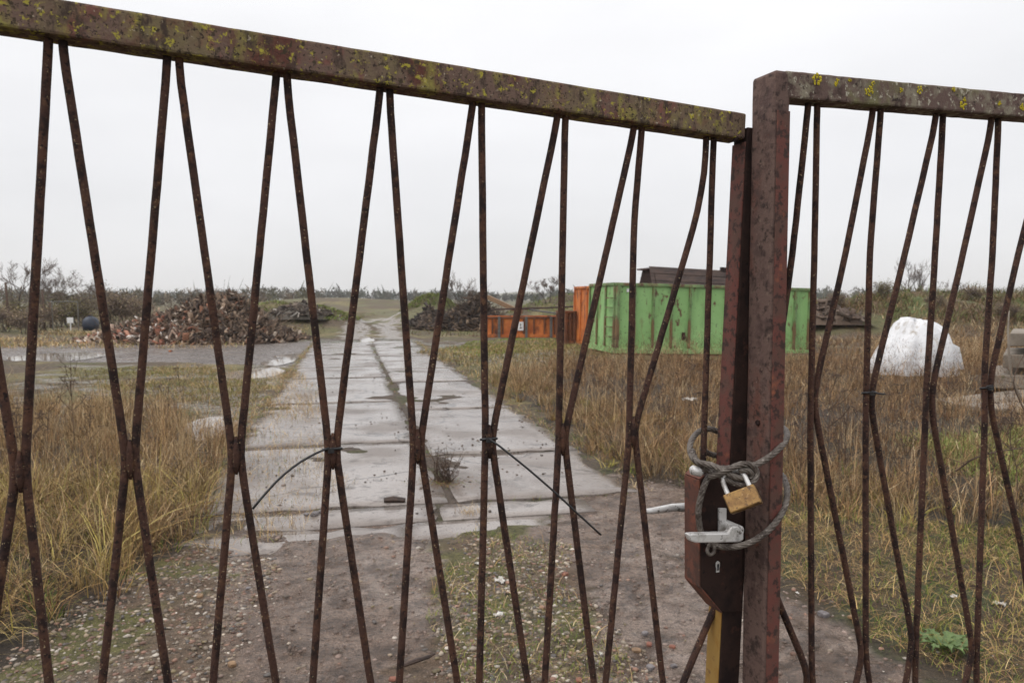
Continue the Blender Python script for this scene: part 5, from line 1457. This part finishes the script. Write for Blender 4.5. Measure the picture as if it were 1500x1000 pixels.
# arching bramble canes at the right
for i, (pts_, lb) in enumerate(((((1500, 600, 6.0), (1485, 560, 6.0), (1500, 520, 6.1), (1530, 490, 6.2)), 'dark bramble cane arching past the stacked slabs'), (((1400, 690, 4.6), (1430, 670, 4.5), (1470, 660, 4.5), (1510, 655, 4.5)), 'thin bramble cane lying across the green patch at the right'))):
    P_ = spline([AT(*p) for p in pts_], 6); g0 = P_[0]
    q = MB(tuple(g0)); q.tube(P_, [.006 * (1 - .5 * k / len(P_)) for k in range(len(P_))], 5)
    for k in range(3, len(P_) - 1, 3):
        d_ = Vector((rw.gauss(0, 1), rw.gauss(0, 1), rw.gauss(.5, .6))).normalized() * rw.uniform(.06, .16); q.tube([P_[k], P_[k] + d_ * .6, P_[k] + d_], [.0028, .002, .001], 4, cap=False)
    tag(q.build('bramble_cane', M['weed'], flip=False), lb, 'plant')
b_ = AT(1478, 590, 10.5); q = MB((b_.x, b_.y, Hs(b_.x, b_.y))); P_ = spline([Vector((b_.x + .28, b_.y, 0)), AT(1484, 560, 10.5), AT(1477, 500, 10.5), AT(1478, 455, 10.6)], 6); q.tube(P_, [.022 * (1 - .6 * k / len(P_)) for k in range(len(P_))], 6)
tag(q.build('birch_stem', M['concrete_dry'], smooth=True), 'thin pale crooked birch stem before the stacked slabs', 'tree')

# dead shrub in the middle of the road
def shrub(loc):
    rs = random.Random(77); t = thing('dead_shrub', 'small dark dead shrub growing from the road seam', 'plant', tuple(loc))
    q = MB(); q2 = MB()
    for i in range(46):
        a, r = rs.random() * 6.28, rs.random() ** .7
        p0 = Vector((rs.gauss(0, .05), rs.gauss(0, .03), -.01)); d = Vector((math.cos(a) * r * .9, math.sin(a) * r * .5, 1)).normalized(); L = rs.uniform(.12, .34)
        p1 = p0 + d * L * .55 + Vector((rs.gauss(0, .015), rs.gauss(0, .015), 0)); p2 = p0 + d * L
        q.tube([p0, p1, p2], [.003, .0022, .001], 4, cap=False)
        for _ in range(5):
            f = rs.uniform(.35, 1); c = p0.lerp(p2, f); dd = Vector((rs.gauss(0, 1), rs.gauss(0, 1), rs.gauss(.6, .6))).normalized() * rs.uniform(.02, .06)
            q2.tube([c, c + dd], [.0022, .0012], 3, cap=False)
    q.build('stem', M['weed'], t, flip=False); q2.build('twigs', M['weed'], t, flip=False)["kind"] = 'stuff'
sl = G(648, 706); sl.z = .0; shrub(sl)
sm2 = G(690, 754); 
ps = np.column_stack([sm2.x + RNG.normal(0, .05, 90), sm2.y + RNG.normal(0, .04, 90), np.full(90, .0)])
ps2 = np.column_stack([sl.x + RNG.normal(.05, .16, 700), sl.y + RNG.normal(-.05, .1, 700), np.full(700, .008)])
np_mesh('seam_litter', *join([blades(ps, .03 + .1 * RNG.random(90), .6 + RNG.random(90), np.full(90, .003), pick(STRAW, 90), 3), blades(ps2, .01 + .03 * RNG.random(700), 1.5 + 2 * RNG.random(700), np.full(700, .004), pick(BROWN + GREEN[:1], 700), 2)]), M['veg'], kind='stuff')["label"] = "dead stalks and moss round the shrub in the road"

# green rosette plant at the lower right
rp = G(1382, 955); rp.z = Hs(rp.x, rp.y)
ro = thing('leafy_plant', 'low green thistle-like rosette in the straw beside the gate', 'plant', tuple(rp))
rs = random.Random(8)
for i in range(13):
    a = 6.283 * i / 13 + rs.uniform(-.2, .2); L = rs.uniform(.09, .15); d = Vector((math.cos(a), math.sin(a), 0)); s_v = Vector((-d.y, d.x, 0))
    V, Fc = [], []; n = 9
    for k in range(n + 1):
        f = k / n; w = .020 * math.sin(math.pi * min(f * .9 + .08, 1)) * (1.25 if k % 2 else .6) * (L / .12)
        c = d * L * f + Vector((0, 0, .015 + .05 * math.sin(f * 2.2) * rs.uniform(.8, 1.1)))
        V += [c - s_v * w + Vector((0, 0, .006)), c, c + s_v * w + Vector((0, 0, .006))]
    for k in range(n):
        Fc += [(k * 3, k * 3 + 1, k * 3 + 4, k * 3 + 3), (k * 3 + 1, k * 3 + 2, k * 3 + 5, k * 3 + 4)]
    q = MB(); q.add(V, Fc); q.build('leaf', M['leaf'], ro, flip=False)

# single stones and scraps that can be told apart
def stone_mesh(seed, sx_, sy_, sz_):
    rs = random.Random(seed)
    import bmesh
    bm = bmesh.new(); bmesh.ops.create_icosphere(bm, subdivisions=2, radius=1)
    for v in bm.verts:
        n = v.co.copy(); k = 1 + rs.gauss(0, .05)
        for ax_ in range(3):
            if abs(n[ax_]) > .62: n[ax_] = math.copysign(.62 + (abs(n[ax_]) - .62) * .35, n[ax_])
        v.co = Vector((n.x * sx_ * k, n.y * sy_ * k, n.z * sz_ * k))
    me = bpy.data.meshes.new('stone'); bm.to_mesh(me); bm.free(); return me
ST = [(932, 952, .024, 'tan_stone', 'stone', 'largest tan stone in the gravel left of the lock case'),
      (951, 944, .018, 'brick', 'brick_fragment', 'bright red brick fragment just right of the tan stone'),
      (985, 948, .017, 'brick', 'brick_fragment', 'red brick fragment in the gravel nearest the lock case'),
      (945, 930, .018, 'grey_stone', 'stone', 'brown grey stone behind the tan stone in the gravel'),
      (953, 978, .022, 'grey_stone', 'stone', 'flat purple grey stone at the lower edge below the red brick'),
      (987, 978, .016, 'grey_stone', 'stone', 'small grey stone at the lower edge near the brace bar'),
      (848, 994, .018, 'brick', 'brick_fragment', 'pinkish brick fragment at the very bottom of the picture'),
      (838, 957, .02, 'tan_stone', 'stone', 'flat tan stone among the middle gravel'),
      (828, 843, .022, 'brick', 'brick_fragment', 'flat reddish brick piece by the mossy gravel strip'),
      (340, 975, .022, 'tan_stone', 'stone', 'flat ochre stone at the bottom edge between left bars'),
      (364, 861, .017, 'grey_stone', 'stone', 'dark blue grey stone at the corner of the near slab'),
      (293, 880, .022, 'tan_stone', 'stone', 'pale stone in the gravel on the left'),
      (575, 992, .018, 'brick', 'brick_fragment', 'red brick fragment at the bottom edge in the middle'),
      (461, 757, .035, 'grey_stone', 'stone', 'largest of three dark clods on the near road joint'),
      (449, 757, .022, 'grey_stone', 'stone', 'leftmost of three dark clods on the near road joint'),
      (470, 753, .024, 'grey_stone', 'stone', 'rightmost of three dark clods on the near road joint'),
      (1206, 903, .03, 'grey_stone', 'stone', 'pale grey stone at the edge of the mud by the straw'),
      (1247, 906, .02, 'tan_stone', 'stone', 'small stone beside the straw right of the pale grey one')]
for i, (px, py, s, m_, nm, lb) in enumerate(ST):
    g_ = G(px, py); z_ = max(Hs(g_.x, g_.y), .014 if 4.7 < tu(g_.x, g_.y)[0] < 29 and px < 800 else -1)
    me = stone_mesh(i, s * 1.15, s * .95, s * .62)
    o = put(nm, me, M[m_]); o.location = (g_.x, g_.y, z_ + s * .3); o.rotation_euler = (0, 0, i * 1.3); tag(o, lb, 'stone', 'loose stones in the foreground')
lw = G(576, 738); q = MB((lw.x, lw.y, .015)); q.tube([lw + Vector((-.07, 0, .03)), lw + Vector((0, .01, .035)), lw + Vector((.09, .0, .03))], [.02, .026, .018], 6); tag(q.build('wood_chunk', M['wet_wood'], smooth=False), 'dark wet chunk of wood on the road left of the shrub', 'wood')
lw = G(608, 975); q = MB(tuple(lw)); q.tube([lw + Vector((-.06, -.03, .012)), lw + Vector((0, 0, .022)), lw + Vector((.05, .05, .016)), lw + Vector((.08, .05, .03))], [.008, .01, .008, .004], 6); tag(q.build('wood_chunk', M['wet_wood']), 'dark bent stick lying on the mud at the bottom edge', 'wood')
def scrap(px, py, s, lb, seed):
    rs = np.random.default_rng(seed); g_ = G(px, py); z_ = Hs(g_.x, g_.y); n = 9
    V = []
    for i in range(n):
        for j in range(n):
            u, v = i / (n - 1) - .5, j / (n - 1) - .5
            r = (1 - .35 * abs(u * v) * 4) * (1 - .08 * rs.random())
            V.append((u * s * 1.3 * r + .1 * s * math.sin(9 * v + seed), v * s * .8 * r, .004 + s * .2 * rs.random() + s * .12 * math.sin(7 * u + seed) * math.cos(6 * v)))
    q = MB((g_.x, g_.y, z_)); q.v = V; q.f = [(i * n + j, i * n + j + 1, (i + 1) * n + j + 1, (i + 1) * n + j) for i in range(n - 1) for j in range(n - 1)]
    o = q.build('plastic_scrap', M['foil'], flip=False); o.location = (g_.x, g_.y, z_ + (.2 if py < 650 else .0)); o.rotation_euler = (0, 0, seed); tag(o, lb, 'litter', 'white plastic scraps')
for i, (px, py, s, lb) in enumerate(((730, 902, .05, 'crumpled white plastic scrap on the mossy gravel nearest the bottom'), (732, 850, .07, 'white plastic scrap on the gravel strip below the near slab'), (700, 828, .035, 'tiny white scrap left of the larger one on the gravel strip'), (745, 826, .04, 'tiny white scrap above the larger one on the gravel strip'), (880, 960, .02, 'small white scrap in the gravel left of the tan stone'), (1464, 888, .05, 'white scrap in the straw at the lower right edge'), (1397, 872, .04, 'white scrap in the straw left of the one at the edge'), (1168, 868, .022, 'small white scrap on the mud beside the closing post'), (1010, 612, .16, 'white plastic bag caught in the grass left of the gate post'))):
    scrap(px, py, s, lb, i + 1)
pb = G(250, 514); q = MB((pb.x, pb.y, Hs(pb.x, pb.y))); me = stone_mesh(50, .07, .05, .04); o = put('orange_scrap', me, M['orange']); o.location = (pb.x, pb.y, Hs(pb.x, pb.y) + .02); tag(o, 'small orange scrap lying on the muddy cross track', 'litter')
